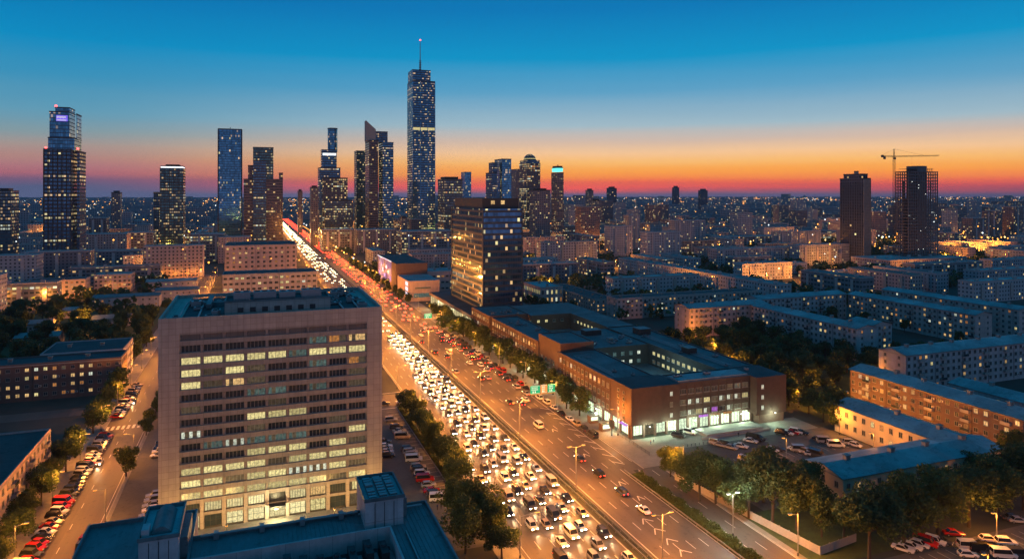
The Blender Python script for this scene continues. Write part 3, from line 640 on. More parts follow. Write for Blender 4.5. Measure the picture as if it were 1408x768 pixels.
# ------------------------------------------------------------------ slab blocks with real windows (5 storeys etc.)
def slab(name, label, x0, x1, y0, y1, h, wall='pale', roofm='roof_mid', nf=5, p=.14, ww=1.5, wh=1.5, bay=3.2, sides='fl', pitched=True, gable=None, cat='apartment building', balc=True, z0=1.0, warm=.7, unit=True, frame='frame'):
    t = thing(name, label, cat, (x0, y0, 0)); W_, Dp = x1 - x0, y1 - y0
    m = MB(); m.box(0, W_, 0, Dp, 0, h, wall, skip='t'); 
    m.box(-.12, W_ + .12, -.12, Dp + .12, h - .35, h, 'concrete')
    if pitched and W_ < 60 or pitched:
        if W_ > Dp: m.face([(0, 0, h), (0, Dp / 2, h + 1.6), (0, Dp, h)][::-1], wall); m.face([(W_, 0, h), (W_, Dp / 2, h + 1.6), (W_, Dp, h)], wall)
        else: m.face([(0, 0, h), (W_ / 2, 0, h + 1.6), (W_, 0, h)][::1], wall); m.face([(0, Dp, h), (W_ / 2, Dp, h + 1.6), (W_, Dp, h)][::-1], wall)
    m.obj('wall', t)
    m = MB()
    if pitched:
        o = .5; r = 1.66
        if W_ > Dp:
            for (a, b) in ((-o, Dp / 2), (Dp + o, Dp / 2)):
                P = [(-o, a, h + .03), (W_ + o, a, h + .03), (W_ + o, b, h + r), (-o, b, h + r)]; m.face(P if a < b else P[::-1], roofm)
                Q = [(x, y, z - .12) for x, y, z in P]; m.face(Q[::-1] if a < b else Q, roofm)
        else:
            for (a, b) in ((-o, W_ / 2), (W_ + o, W_ / 2)):
                P = [(a, -o, h + .03), (a, Dp + o, h + .03), (b, Dp + o, h + r), (b, -o, h + r)]; m.face(P[::-1] if a < b else P, roofm)
                Q = [(x, y, z - .12) for x, y, z in P]; m.face(Q if a < b else Q[::-1], roofm)
    else: m.box(.3, W_ - .3, .3, Dp - .3, h + .002, h + .1, roofm); parapet(m, 0, W_, 0, Dp, h + .001, .6, wall, .3, cap='roof_metal')
    m.obj('roof', t)
    wn = Wins(t, x0, y0); dz = (h - z0) / nf
    for s in sides:
        ln = W_ if s in 'fb' else Dp; nb = max(1, int(ln / bay))
        if gable and s in gable:
            wn.grid(s, {'f': 0, 'l': 0, 'r': W_}[s], {'f': 0, 'l': Dp, 'r': 0}[s], ln, z0 + .7, dz, nf, 2 if ln > 9 else 1, ww * .8, wh * .9, 2, p * .6, frame, warm=warm); continue
        wn.grid(s, {'f': 0, 'l': 0, 'r': W_}[s], {'f': 0, 'l': Dp, 'r': 0}[s], ln, z0 + .7, dz, nf, nb, ww, wh, 2, p, frame, warm=warm)
        if balc:
            m = MB()
            (dx, dy), rz = DIRV[s]
            ox, oy = {'f': (0, 0), 'l': (0, Dp), 'r': (W_, 0)}[s]
            for i in range(nb):
                if i % 4 != 2: continue
                u = ln * (i + .5) / nb
                for j in range(1, nf):
                    q = MB(); q.box(-1.5, 1.5, -1.0, -.01, 0, .12, 'concrete'); q.box(-1.5, 1.5, -1.0, -.92, .12, 1.0, 'concrete' if R.random() < .6 else 'glass'); q.box(-1.5, -1.42, -.92, -.01, .12, 1.0, 'concrete'); q.box(1.42, 1.5, -.92, -.01, .12, 1.0, 'concrete')
                    q.obj('balcony', t, (ox + dx * u, oy + dy * u, z0 + dz * j), rz)
    wn.done()
    if h > 11 and max(W_, Dp) < 100:
        for s in sides:
            ln = W_ if s in 'fb' else Dp; (dx, dy), rz = DIRV[s]; ox, oy = {'f': (0, 0), 'l': (0, Dp), 'r': (W_, 0)}[s]; nb = max(1, int(ln / bay))
            if ln < 20: continue
            for q in range(12):
                i = R.randrange(nb); j = R.randrange(nf); u = ln * (i + .5) / nb + bay * .42
                a = MB(); a.box(-.42, .42, -.36, -.01, 0, .62, 'white'); a.box(-.3, .3, -.37, -.361, .08, .54, 'dark'); a.obj('air_conditioner', t, (ox + dx * u, oy + dy * u, z0 + dz * j + 1.0), rz)
            for i in range(0, nb, 5):
                u = ln * i / nb + .3; a = MB(); a.bar((0, -.1, .2), (0, -.1, h - .4), .07, 'dark', 5); a.obj('drain_pipe', t, (ox + dx * u, oy + dy * u, 0), rz)
    if unit:
        ln = max(W_, Dp)
        for i in range(int(ln / 14)):
            u = 8 + i * 14 + R.uniform(-2, 2)
            if u > ln - 3: break
            (vent_hut)(t, *((u, Dp / 2) if W_ > Dp else (W_ / 2, u)), h + (1.3 if pitched else .1), 1.5, 1.2, 1.3)
    return t
# cream L shaped building by the car park
ta = slab('cream_building', 'cream two storey L shaped building with blue-grey roof around the car park corner', 185, 197, 141, 182, 9, 'cream', 'roof_mid', 2, .1, 1.3, 1.7, 3.2, 'l', z0=1.4, balc=False)
tb = slab('wing', '', 139, 197.6, 134, 147, 8.6, 'cream', 'roof_mid', 2, .3, 1.2, 1.6, 3.4, 'fl', z0=1.2, balc=False, warm=.9)
for ch in [o for o in bpy.data.objects if o.parent == tb]: ch.parent = ta; ch.location = Vector(ch.location) + Vector((139 - 185, 134 - 141, 0))
bpy.data.objects.remove(tb)
slab('brown_apartment_block', 'brown brick four storey block with blue-grey roof along the street of orange lamps', 215, 227, 140, 204, 13, 'brick2', 'roof_mid', 4, .3, 1.4, 1.5, 3.1, 'fl', warm=.85)
slab('low_annex', 'low annex roof behind the brown brick block at the right edge', 250, 262, 140, 190, 8, 'pale', 'roof_mid', 2, .3, 1.2, 1.4, 4, 'fl', balc=False)
slab('grey_apartment_block', 'grey five storey block with bare left gable nearest the brown brick block', 245.5, 340, 205, 218, 15.5, 'pale', 'roof_mid', 5, .12, 1.4, 1.5, 3.1, 'fl', gable='l')
slab('pale_apartment_wing', 'long pale five storey wing running toward the trees behind the brick complex', 270, 282.5, 252, 327.4, 16, 'pale', 'roof_mid', 5, .14, 1.4, 1.5, 3.0, 'fl', gable='f')
slab('pale_apartment_block', 'pale five storey block with blank pinkish gable above the brick complex roof', 228, 281.9, 327.6, 342, 16.5, 'pink', 'roof_mid', 5, .22, 1.4, 1.5, 3.0, 'fl', gable='l', warm=.8)
slab('narrow_apartment_block', 'narrow five storey block tucked behind the near gable of the pale wing', 284, 297, 256, 271, 16, 'pale', 'roof_mid', 5, .3, 1.4, 1.5, 3.2, 'fl')
slab('gabled_apartment_block', 'long slab with pinkish gable end facing right of the pale wing', 360, 373, 259, 343, 16, 'pink', 'roof_mid', 5, .3, 1.4, 1.5, 3.1, 'fl', gable='f', warm=.85)
slab('apartment_block', 'slab with grey roof immediately right of the pinkish gabled slab', 399, 412, 262, 352, 16, 'pink', 'roof_mid', 5, .2, 1.4, 1.5, 3.4, 'fl', gable='f')
slab('rear_apartment_block', 'long five storey block closing the yard behind the pale wing', 290, 359.5, 344, 358, 16, 'pale', 'roof_mid', 5, .2, 1.4, 1.5, 3.2, 'fl')
slab('orange_lit_block', 'long flat roofed block lit orange behind the pinkish gable of the pale block', 218, 330, 392, 406, 13, 'pink', 'roof_dark', 4, .25, 1.4, 1.4, 3.2, 'fl', pitched=False, gable='l')
slab('pink_hall', 'small pink flat roofed hall right of the glass tower with lit tall windows', 196, 214, 466, 500, 12, 'pink', 'roof_mid', 2, .7, 1.5, 3.0, 3.4, 'fl', pitched=False, balc=False, cat='building', warm=.2)
slab('curved_street_block', 'dark roofed low block lit orange between the pink hall and the long block', 216, 232, 418, 500, 9, 'pink', 'roof_dark', 3, .3, 1.3, 1.3, 3.6, 'fl', pitched=False, balc=False, warm=1)
# left side
slab('flat_roofed_apartment', 'pale four storey apartment block with dark flat roof at the lower left edge', -82, -54.8, 120, 232, 12.6, 'pink', 'roof_dark', 4, .08, 1.4, 1.5, 3.4, 'r', pitched=False)
slab('dormitory_building', 'brown four storey block with dark flat roof left of the side road', -112, -50.5, 317, 331, 14, 'brick2', 'roof_dark', 4, .38, 1.4, 1.4, 3.0, 'fr', pitched=False, gable='r', balc=False)
slab('dormitory_rear_wing', 'rear wing behind the brown dormitory with stepped dark roof', -82, -52, 331.2, 356, 14.6, 'pale', 'roof_dark', 4, .1, 1.4, 1.4, 3.4, 'fr', pitched=False, balc=False)
slab('end_house', 'small flat roofed house with two lit windows at the left edge', -112, -92, 285, 300, 12, 'brick2', 'roof_dark', 3, .5, 1.4, 1.4, 3.4, 'fr', pitched=False, balc=False)
# middle left, behind the office block
slab('grey_office_block', 'grey office block with lit windows rising just behind the beige office roof', -21, 42.6, 520, 545, 24, 'pale', 'roof_dark', 6, .3, 2.2, 1.6, 3.6, 'f', pitched=False, balc=False, cat='office building', warm=.1)
slab('blank_ended_block', 'nine storey block with blank pinkish end panels and cluttered roof left of the highway', -24, 35, 640, 690, 36, 'pink', 'roof_dark', 9, .16, 2.0, 1.8, 4.6, 'f', pitched=False, balc=False)
slab('floodlit_block', 'long nine storey block glowing orange at its foot left of the blank ended block', -99, -47, 735, 755, 31, 'pink', 'roof_mid', 9, .2, 1.6, 1.6, 3.4, 'f', pitched=False, balc=False)
slab('orange_school', 'low wide building bathed in orange lamp light by the left woods', -163, -124, 622, 640, 14, 'pink', 'roof_dark', 4, .3, 1.8, 1.6, 3.4, 'fr', pitched=False, balc=False, cat='school', warm=1)
slab('orange_school_wing', 'receding wing of the orange lit school nearer the office block', -123.5, -96, 650, 668, 14, 'pink', 'roof_mid', 4, .3, 1.8, 1.6, 3.4, 'fr', pitched=False, balc=False, cat='school', warm=1)
for i, (x0, y0, x1, y1, h, lab) in enumerate([(-92, 478, -72, 492, 5, 'small blue-roofed house among the left woods'), (-124, 520, -106, 532, 5, 'green-lit low roof at the centre of the left woods'), (-128, 474, -112, 486, 5, 'low house with pale roof deep in the left woods'), (-118, 430, -98, 442, 5, 'blue-grey barn roof in front of the left woods'), (-106, 553, -64, 566, 8, 'long blue-roofed shed on the far side of the left woods'), (-84, 640, -46, 652, 8, 'long low shed behind the blue-roofed shed'), (-70, 580, -40, 592, 8, 'flat workshop between the two long sheds'), (-100, 395, -84, 405, 5, 'small shed roof nearest the dormitory roof')]):
    slab('low_house', lab, x0, x1, y0, y1, h, 'pale', 'roof_metal' if i % 2 == 0 else 'roof_mid', 2 if h > 6 else 1, .3, 1.2, 1.2, 4, 'f', balc=False, unit=False, cat='house')
# mall with the purple light display
M['led'] = emit('purple light display', (.55, .38, 1), 1.1, var=.85); M['ledw'] = emit('white light display', (.9, .85, 1), 1.3, var=.3)
t = thing('mall_building', 'shopping building with purple and white light display facing the highway', 'shopping centre', (108, 560, 0))
m = MB(); m.box(0, 26, 0, 90, 0, 24, 'brick2', top='roof_dark'); m.obj('wall', t)
for i in range(14):
    m = MB(); m.box(-.2, 0, 22 + i * 4.6, 22.7 + i * 4.6, R.uniform(3, 7), 23.5, R.choice(['led', 'led', 'ledw', 'led', 'w_org'])); m.obj('light_strip', t)
m = MB(); m.bar((-.3, 20, 24), (-.3, 88, 24), .3, 'ledw', 6); m.obj('roof_edge_light', t)
for i in range(7): m = MB(); m.box(-.3, 0, 22 + i * 9, 28 + i * 9, 8 + (i % 3) * 4, 11 + (i % 3) * 4, 'led'); m.obj('light_panel', t)
t = thing('billboard_corner_building', 'corner building with stacked white lit billboards on the highway side', 'shopping centre', (108, 512, 0))
m = MB(); m.box(0, 24, 0, 42, 0, 15.5, 'pink', top='roof_mid'); m.obj('wall', t)
for i in range(3): m = MB(); m.box(-.3, 0, 2, 10, 4 + i * 3.9, 6.6 + i * 3.9, 'ledw'); m.obj('billboard', t)
m = MB(); m.box(4, 18, -.3, 0, 3, 6, 'w_cool'); m.box(5, 17, -.3, 0, 9.5, 10.6, 'w_dim'); m.obj('shop_front', t)
slab('beige_shopping_centre', 'broad beige low building with a ribbon of windows left of the glass tower', 134, 205, 560, 590, 16, 'pink', 'roof_mid', 3, .4, 2.6, 1.5, 3.6, 'fl', pitched=False, balc=False, cat='shopping centre')
exec_rects = [(180, 364, 196, 388), (-30, 40, 170, 230), (112, 180, 190, 500), (183, 232, 135, 205), (210, 300, 250, 345), (245, 345, 200, 222), (355, 420, 255, 356), (285, 362, 340, 362), (214, 335, 388, 410), (190, 236, 412, 505), (-115, -48, 280, 360), (-25, 45, 515, 550), (-26, 38, 635, 695), (-102, -45, 730, 760), (-168, -92, 618, 672), (104, 210, 505, 655), (-130, -40, 390, 660)]

# ------------------------------------------------------------------ towers of the skyline
def tfac(key, wall, glass, **k): M[key] = facade(key, wall, glass, **k)
tfac('t_dark', (.06, .08, .12), (.06, .22, .38), bay=2.4, flo=3.9, ww=.85, wh=.45, p=.05, pf=.13, s=.95, warm=.75, cluster=1.2, metal=.6, rough=.15)
tfac('t_blue', (.05, .12, .20), (.07, .32, .54), bay=2.2, flo=3.9, ww=.86, wh=.78, p=.05, pf=.0, s=.8, cluster=1.8, metal=.85, rough=.1)
tfac('t_main', (.04, .10, .17), (.06, .28, .50), bay=2.4, flo=4.1, ww=.85, wh=.42, p=.19, pf=.05, s=.9, warm=.85, cluster=2.2, metal=.85, rough=.1)
tfac('t_lit', (.07, .08, .09), (.10, .20, .26), bay=2.4, flo=3.9, ww=.75, wh=.5, p=.26, pf=.18, s=.8, warm=.5, cluster=1.0, metal=.4)
tfac('t_stone', (.15, .12, .12), (.06, .06, .07), bay=2.6, flo=3.9, ww=1.0, wh=.5, p=.07, pf=.03, s=.9, cluster=1.4, metal=.3)
tfac('t_pink', (.22, .16, .16), (.05, .06, .08), bay=3, flo=3.2, ww=.5, wh=.5, p=.11, s=1.0, cluster=.7)
tfac('t_green', (.05, .07, .08), (.08, .26, .30), bay=2.5, flo=3.9, ww=.8, wh=.5, p=.22, pf=.04, s=.7, warm=.35, cluster=1.3, metal=.5)
tfac('t_res', (.20, .18, .19), (.05, .06, .08), bay=3.1, flo=3.0, ww=.5, wh=.5, p=.13, s=.95, cluster=.5)
tfac('t_bare', (.09, .11, .155), (.02, .022, .03), bay=3.4, flo=3.3, ww=.6, wh=.6, p=.02, s=1.4, cluster=.3)
tfac('t_lit2', (.10, .10, .11), (.08, .09, .10), bay=3, flo=3.7, ww=.7, wh=.55, p=.36, pf=.2, s=.9, warm=.5, cluster=1.0, metal=.3)
def fp(xl, xr, Y, d):
    if (xl + xr) / 2 > 350: return XA(xl, Y + d), XA(xr, Y), Y, Y + d
    return XA(xl, Y), XA(xr, Y + d), Y, Y + d
class Tower:
    def __init__(s, name, label, cat, xl, xr, Y, d, group=None):
        s.f = fp(xl, xr, Y, d); s.x, s.y = (s.f[0] + s.f[1]) / 2, Y; s.t = thing(name, label, cat, (s.x, s.y, 0), group=group); exec_rects.append((s.f[0] - 8, s.f[1] + 8, Y - 12, Y + d + 8))
    def z(s, ypx): return ZT(ypx, s.x, s.y)
    def blk(s, part, xl, xr, yb, yt, mat, y0=0, y1=None, roof='roof_dark', band=None):
        Y = s.y + y0; d = (y1 if y1 is not None else s.f[3] - s.y) - y0
        a, b, _, _ = fp(xl, xr, Y, d)
        m = MB(); z0 = 0 if yb is None else s.z(yb); z1 = s.z(yt)
        m.box(a - s.x, b - s.x, Y - s.y, Y + d - s.y, z0, z1, mat, top=roof)
        m.box(a - s.x - .3, b - s.x + .3, Y - s.y - .3, Y + d - s.y + .3, z1, z1 + 1.2, 'dark')
        if band:
            n = int((z1 - z0) / band)
            for i in range(n): m.box(a - s.x - .25, b - s.x + .25, Y - s.y - .25, Y + d - s.y + .2, z0 + i * band, z0 + i * band + .5, 'dark')
        m.obj(part, s.t); return (a - s.x, b - s.x, z0, z1)
    def fins(s, r, n, mat='dark', w=.5):
        m = MB(); a, b, z0, z1 = r
        for i in range(n + 1): x = a + (b - a) * i / n; m.box(x - w / 2, x + w / 2, -.6, 0, z0, z1, mat)
        m.obj('fin', s.t)
    def beacon(s, xpx, ypx, dy=5):
        m = MB(); x = XA(xpx, s.y + dy) - s.x; z = s.z(ypx); m.bar((x, dy, z - 4), (x, dy, z), .25, 'dark', 5); m.bar((x, dy, z), (x, dy, z + 1.8), .9, 'red', 8); m.obj('beacon', s.t)
T = Tower('stepped_tower', 'tall dark stepped tower with a purple lit sign near its top at far left', 'skyscraper', 60, 118, 830, 36)
r = T.blk('shaft', 60, 109, None, 206, 't_dark'); T.fins(r, 6, w=.8); T.blk('side_shaft', 106, 118, None, 208, 't_dark', 6, 34)
r = T.blk('upper_shaft', 66, 112, 206, 190, 't_blue', 3, 34); r = T.blk('top', 68, 103.5, 190, 154, 't_blue', 5, 30); T.blk('crown', 76, 103, 154, 148, 't_blue', 5, 28); T.blk('side_top', 105, 112, 190, 156, 't_blue', 8, 28)
a, z0, z1 = XA(77.5, 835) - T.x, T.z(166), T.z(158)
m = MB(); w_ = XA(93, 835) - T.x - a; m.box(a, a + w_, 4.2, 4.95, z0, z1, emit('purple sign', (.22, .14, .9), 1.0))
for i in range(9): m.box(a + w_ * (.06 + i * .09), a + w_ * (.06 + i * .09 + .06), 4.0, 4.19, z0 + (z1 - z0) * (.55 if i % 3 else .45), z0 + (z1 - z0) * .85, 'ledw')
m.box(a + w_ * .04, a + w_ * .9, 4.0, 4.19, z0 + (z1 - z0) * .1, z0 + (z1 - z0) * .24, 'ledw'); m.obj('sign', T.t)
T.beacon(77, 146.5); T.beacon(63, 204.5, 2); T.beacon(107, 205, 2)
T = Tower('dark_slab_tower', 'dark office tower cut by the left edge of the view', 'office tower', -14, 26, 950, 30); T.blk('shaft', -14, 26, None, 263, 't_lit'); T.blk('plant_room', 0, 18, 263, 260, 'dark', 6, 22)
T = Tower('green_glass_tower', 'dark green tower with white lit crown left of the tall blue tower', 'office tower', 220, 255, 1050, 34); r = T.blk('shaft', 220, 255, None, 232, 't_green', band=12); T.fins(r, 5)
T.blk('crown', 221, 254, 232, 229, emit('crown light', (.9, .95, 1), 1.6), 1, 32); T.blk('plant_room', 228, 248, 229, 227, 'dark', 6, 26)
T = Tower('side_tower', 'slim dark tower against the left flank of the green tower', 'office tower', 211, 222, 1110, 24); T.blk('shaft', 211, 222, None, 265, 't_lit')
T = Tower('blue_glass_tower', 'plain tall blue glass tower second tallest left of the highway', 'skyscraper', 300, 333, 1180, 34); r = T.blk('shaft', 300, 333, None, 178, 't_blue'); m = MB(); m.bar((0, 10, T.z(178)), (0, 10, T.z(174)), .5, 'dark'); m.obj('mast', T.t)
m = MB(); m.box(r[0] - .8, r[0] + .8, -.9, .9, 0, r[3], 'dark'); m.box(r[1] - .8, r[1] + .8, -.9, .9, 0, r[3], 'dark'); m.obj('corner_fin', T.t)
T = Tower('brown_tower_cluster', 'brown stepped tower with green-lit top storeys beside the highway vanishing point', 'office tower', 335, 389, 1040, 40)
T.blk('centre_shaft', 348, 376, None, 203, 't_green', 6, 34); T.blk('front_shaft', 348, 366, None, 222, 't_dark', 0, 8, band=8); T.blk('left_wing', 335, 351, None, 247, 't_stone', 2, 30); T.blk('right_wing', 365, 385, None, 247, 't_stone', 2, 34); T.blk('riser', 383.5, 389, None, 238, 't_stone', 8, 24); T.blk('left_riser', 341, 348, 247, 228, 't_pink', 8, 22)
T = Tower('stepped_setback_tower', 'stepped tower topped by a slim round shaft right of the highway', 'skyscraper', 436, 478, 1170, 44)
T.blk('base', 441, 478, None, 245, 't_lit2', 6, 44); T.blk('front_block', 446, 484, None, 276, 't_lit', 0, 10); T.blk('mid_shaft', 437, 468, None, 231, 't_dark', 12, 42); T.blk('upper_shaft', 441, 463, 231, 206, 't_main', 14, 38)
T.blk('light_band', 442, 462, 213, 210, emit('white band', (.8, .92, 1), 1.8), 13.4, 38.5)
z0, z1 = T.z(208), T.z(176); m = MB(); m.bar((1, 26, z0), (1, 26, z1), 8, 't_blue', 18); m.bar((1, 26, z1), (1, 26, z1 + 2), 8.3, 'dark', 18); m.obj('round_top', T.t)
T = Tower('dark_green_tower', 'slim green-lit tower behind the tower with the slanted crown', 'office tower', 487, 503, 1260, 30); T.blk('shaft', 487, 503, None, 208, 't_green')
T = Tower('slanted_crown_tower', 'tall tower with slanted sail crown between stepped and tallest towers', 'skyscraper', 502, 541, 1150, 44)
T.blk('left_shaft', 502, 520, None, 194, 't_stone', 0, 44, band=4); T.blk('right_shaft', 520.5, 541, None, 196, 't_main', 1, 42); T.blk('upper_block', 513, 533, 195, 181, 't_dark', 8, 36)
x0, x1 = XA(503.5, 1152) - T.x, XA(517, 1152) - T.x; za, zb, zc = T.z(194), T.z(166), T.z(178)
m = MB(); A = [(x0, 3, za), (x1, 3, za), (x1, 3, zc), (x0, 3, zb)]; B = [(x, 20, z) for x, _, z in A]; m.face(A, 'concrete'); m.face(B[::-1], 'concrete')
for i in range(4): j = (i + 1) % 4; m.face([A[j], A[i], B[i], B[j]], 'concrete')
m.obj('sail_crown', T.t)
T = Tower('tallest_tower', 'tallest blue glass skyscraper with a thin spire', 'skyscraper', 560, 598, 1170, 46)
r = T.blk('shaft', 560, 598, None, 112, 't_main'); T.blk('upper_shaft', 561, 592, 112, 97, 't_main', 2, 40); T.fins(r, 3, 't_blue', 1.2)
m = MB(); m.bar((-2, 20, T.z(97)), (-2, 20, T.z(84)), 1.6, 'steel', 8, 1.2); m.bar((-2, 20, T.z(84)), (-2, 20, T.z(53)), .9, 'steel', 8, .5)
for i in range(7): z = T.z(96) + i * 3; m.bar((-2, 20, z), (-2, 20, z + .8), 2.2, 'dark', 8)
m.obj('spire', T.t)
m = MB(); m.bar((-2, 20, T.z(53)), (-2, 20, T.z(51.4)), 1.2, 'red', 8); m.obj('beacon', T.t)
m = MB(); m.box(r[0] - .2, r[1] + .2, -.45, -.05, T.z(179), T.z(175.5), 'w_yel'); m.obj('light_band', T.t)
T = Tower('flat_topped_tower', 'broad tower with lit storeys just right of the tallest skyscraper', 'office tower', 602, 636, 1000, 40); T.blk('shaft', 602, 636, None, 247, 't_lit'); T.blk('plant_room', 606, 630, 247, 244, 'dark', 6, 30)
T = Tower('slim_far_tower', 'slim plain tower behind the flat topped lit tower', 'office tower', 634, 648, 1500, 30); T.blk('shaft', 634, 648, None, 237, 't_blue')
T = Tower('twin_step_tower', 'stepped dark tower rising behind the glass tower crown', 'office tower', 668, 703, 1120, 44); T.blk('shaft', 680, 703, None, 219, 't_blue', 0, 40); T.blk('left_shaft', 668, 683, None, 238, 't_dark', 4, 36); T.blk('roof_step', 672, 684, 238, 224, 't_dark', 8, 30)
T = Tower('pale_far_tower', 'pale slab between the stepped dark tower and the domed tower', 'office tower', 703, 714, 1450, 30); T.blk('shaft', 703, 714, None, 233, 't_pink')
T = Tower('domed_tower', 'golden lit tower with a rounded dome crown', 'office tower', 714, 743, 1150, 38)
T.blk('shaft', 714, 743, None, 225, 't_lit2'); a, b, z0, z1 = T.blk('neck', 715, 742, 225, 221, 't_main', 1, 36)
m = MB(); n = 8; rr = (b - a) / 2; cxx = (a + b) / 2; rings = []
for i in range(n + 1):
    th = math.pi / 2 * i / n; rd = rr * (math.cos(th) * .95 + .02); rings.append([(cxx + rd * math.cos(q * math.pi / 8), 18 + rd * math.sin(q * math.pi / 8), z1 + math.sin(th) * (T.z(211) - z1)) for q in range(16)])
m.loft(rings, 't_lit2'); m.obj('dome', T.t)
m = MB(); m.bar((cxx, 18, z1 + 4), (cxx, 18, z1 + 4.8), rr * .96, 'w_yel', 16); m.bar((cxx, 18, z1), (cxx, 18, z1 + .8), rr * 1.02, 'w_yel', 16); m.obj('light_band', T.t)
T = Tower('cyan_topped_tower', 'slim residential tower with a glowing cyan crown', 'apartment tower', 758, 775, 1030, 24); T.blk('shaft', 758, 775, None, 238, 't_res', band=9); T.blk('crown', 759, 774, 236, 231, emit('cyan crown', (.15, .9, .85), 1.3), 1, 22); T.blk('cap', 760, 773, 231, 229, 'dark', 2, 20); m = MB(); m.bar((0, 10, T.z(231)), (0, 10, T.z(226)), .7, 'dark'); m.obj('mast', T.t)
for (a, b, yt, Y, lab) in ((728, 757, 262, 860, 'dark residential tower with stepped roof between the glass tower and the cyan topped tower'), (805, 816, 262, 1400, 'left one of two joined residential towers right of the cyan topped tower'), (812, 827, 276, 1300, 'right and lower one of two joined residential towers right of the cyan topped tower'), (834, 848, 259, 1700, 'isolated dark tower on the horizon above bright orange lamps'), (924, 934, 258, 2100, 'slim dark tower alone on the horizon under the sunset'), (960, 973, 262, 2100, 'wide dark tower on the horizon with a lower shoulder at its right'), (153, 168, 265, 1500, 'residential tower with two small roof turrets right of the stepped tower'), (409, 416, 263, 1500, 'leftmost dark slab by the distant end of the highway'), (426, 438, 258, 1120, 'dark slab with a gold edge light beside the stepped setback tower'), (549, 560, 300, 1000, 'lower lit block wedged left of the tallest skyscraper')):
    T = Tower('residential_tower', lab, 'apartment tower', a, b, Y, 22); T.blk('shaft', a, b, None, yt, 't_res' if Y < 1600 else 't_bare'); T.blk('plant_room', a + (b - a) * .2, b - (b - a) * .2, yt, yt - 2, 'dark', 4, 16)
T = Tower('finished_frame_tower', 'broad concrete tower left of the crane with a ragged unfinished top', 'tower', 1155, 1197, 600, 34)
r = T.blk('shaft', 1155, 1197, None, 246, 't_bare', band=3.3); T.blk('upper_storeys', 1160, 1193, 246, 240, 't_bare', 4, 28); T.blk('stair_head', 1175, 1180, 240, 236, 'concrete', 10, 16); T.fins(r, 10, 'concrete', .5)
# tower under construction: bare slabs and columns round a solid core
X0, X1, Y0, Y1 = fp(1231, 1290, 560, 17); cxm = (X0 + X1) / 2
t = thing('tower_under_construction', 'open concrete frame tower under construction beneath the crane', 'construction tower', (cxm, Y0, 0)); exec_rects.append((X0 - 10, X1 + 10, Y0 - 30, Y1 + 10))
zt = ZT(236, cxm, Y0); wd = (X1 - X0) / 2; m = MB(); nfl = int(zt / 3.4)
for i in range(nfl + 1): m.box(-wd, wd, 0, 17, i * 3.4, i * 3.4 + .85, 'conc_dark')
m.box(-wd + 3, wd - 3.5, 2, 15, (nfl + 1) * 3.4, (nfl + 1) * 3.4 + .3, 'conc_dark'); m.obj('floor_slab', t)
m = MB()
for i in range(14):
    x = -wd + .3 + (2 * wd - 1) * i / 13
    for y in (0.1, 16.2): m.box(x - .55, x + .55, y, y + .7, 0, zt, 'conc_dark')
for x in (-wd + .1, wd - .8): m.box(x, x + .6, 8, 8.6, 0, zt, 'conc_dark')
for i in range(13): x = -wd + 1.8 + (2 * wd - 3.6) * i / 12; m.box(x - .5, x + .5, 7.6, 8.5, 0, zt * (.72 if i % 2 else .9), 'conc_dark')
for i in range(13):
    x = -wd + 3.2 + (2 * wd - 7.4) * i / 12; m.box(x - .22, x + .22, 4.2, 4.6, zt, zt + 4.4, 'conc_dark')
m.obj('column', t)
m = MB(); m.box(-wd * .33, wd * .29, 1.2, 15.5, 0, ZT(228, cxm, Y0), 'conc_dark', top='roof_dark'); m.obj('core', t)
m = MB()
for i in range(24): x = R.uniform(-wd + 1, wd - 1); z = R.randrange(2, nfl) * 3.4; m.box(x, x + .5, 1, 1.4, z + 2.6, z + 2.9, 'lampw')
m.obj('work_light', t, kind='stuff')
# tower crane
cx_, cy_ = XA(1229.3, Y0 + 13), Y0 + 13; zc_ = ZT(216, cx_, cy_)
t = thing('tower_crane', 'tower crane with long thin jib beside the tower under construction', 'crane', (cx_, cy_, 0))
def truss(m, a, b, w, n, mat='dark'):
    a, b = Vector(a), Vector(b); d = (b - a); u = d.normalized(); p = u.cross(Vector((0, 0, 1)) if abs(u.z) < .9 else Vector((1, 0, 0))).normalized() * w / 2; q = u.cross(p).normalized() * w / 2
    cs = [p + q, p - q, -p - q, -p + q]
    for c in cs: m.bar(a + c, b + c, .13, mat, 4)
    for i in range(n):
        s0, s1 = a + d * i / n, a + d * (i + 1) / n
        for k_ in range(4): m.bar(s0 + cs[k_], s1 + cs[(k_ + 1) % 4], .08, mat, 4); m.bar(s0 + cs[k_], s0 + cs[(k_ + 1) % 4], .08, mat, 4)
jl = XA(1291, cy_) - cx_; cj = cx_ - XA(1212.5, cy_)
m = MB(); truss(m, (0, 0, 0), (0, 0, zc_), 1.9, 30); m.obj('mast', t)
m = MB(); truss(m, (0, 0, zc_ + .8), (jl, 0, zc_ + 3), 1.1, 26); m.obj('jib', t)
m = MB(); truss(m, (0, 0, zc_ + .8), (-cj, 0, zc_ + 1), 1.2, 6); m.obj('counter_jib', t)
m = MB(); m.box(-cj - .2, -cj + 2, -1, 1, zc_ - .6, zc_ + 2, 'dark'); m.box(-cj + 3, -cj + 5, -.8, .8, zc_ - 2.6, zc_ + .6, 'dark'); m.obj('counterweight', t)
m = MB(); truss(m, (0, 0, zc_), (0, 0, zc_ + 9), 1.2, 4); m.obj('tower_top', t)
m = MB(); m.bar((0, 0, zc_ + 9), (jl * .65, 0, zc_ + 3), .08, 'dark', 4); m.bar((0, 0, zc_ + 9), (-cj + 1, 0, zc_ + 2), .08, 'dark', 4); m.bar((jl * .39, 0, zc_ + 1), (jl * .39, 0, zc_ - 12), .06, 'dark', 4); m.obj('cable', t)
m = MB(); m.box(-.9, .9, -1.8, .4, zc_ - 2.6, zc_ - .4, 'dark'); m.obj('cab', t)

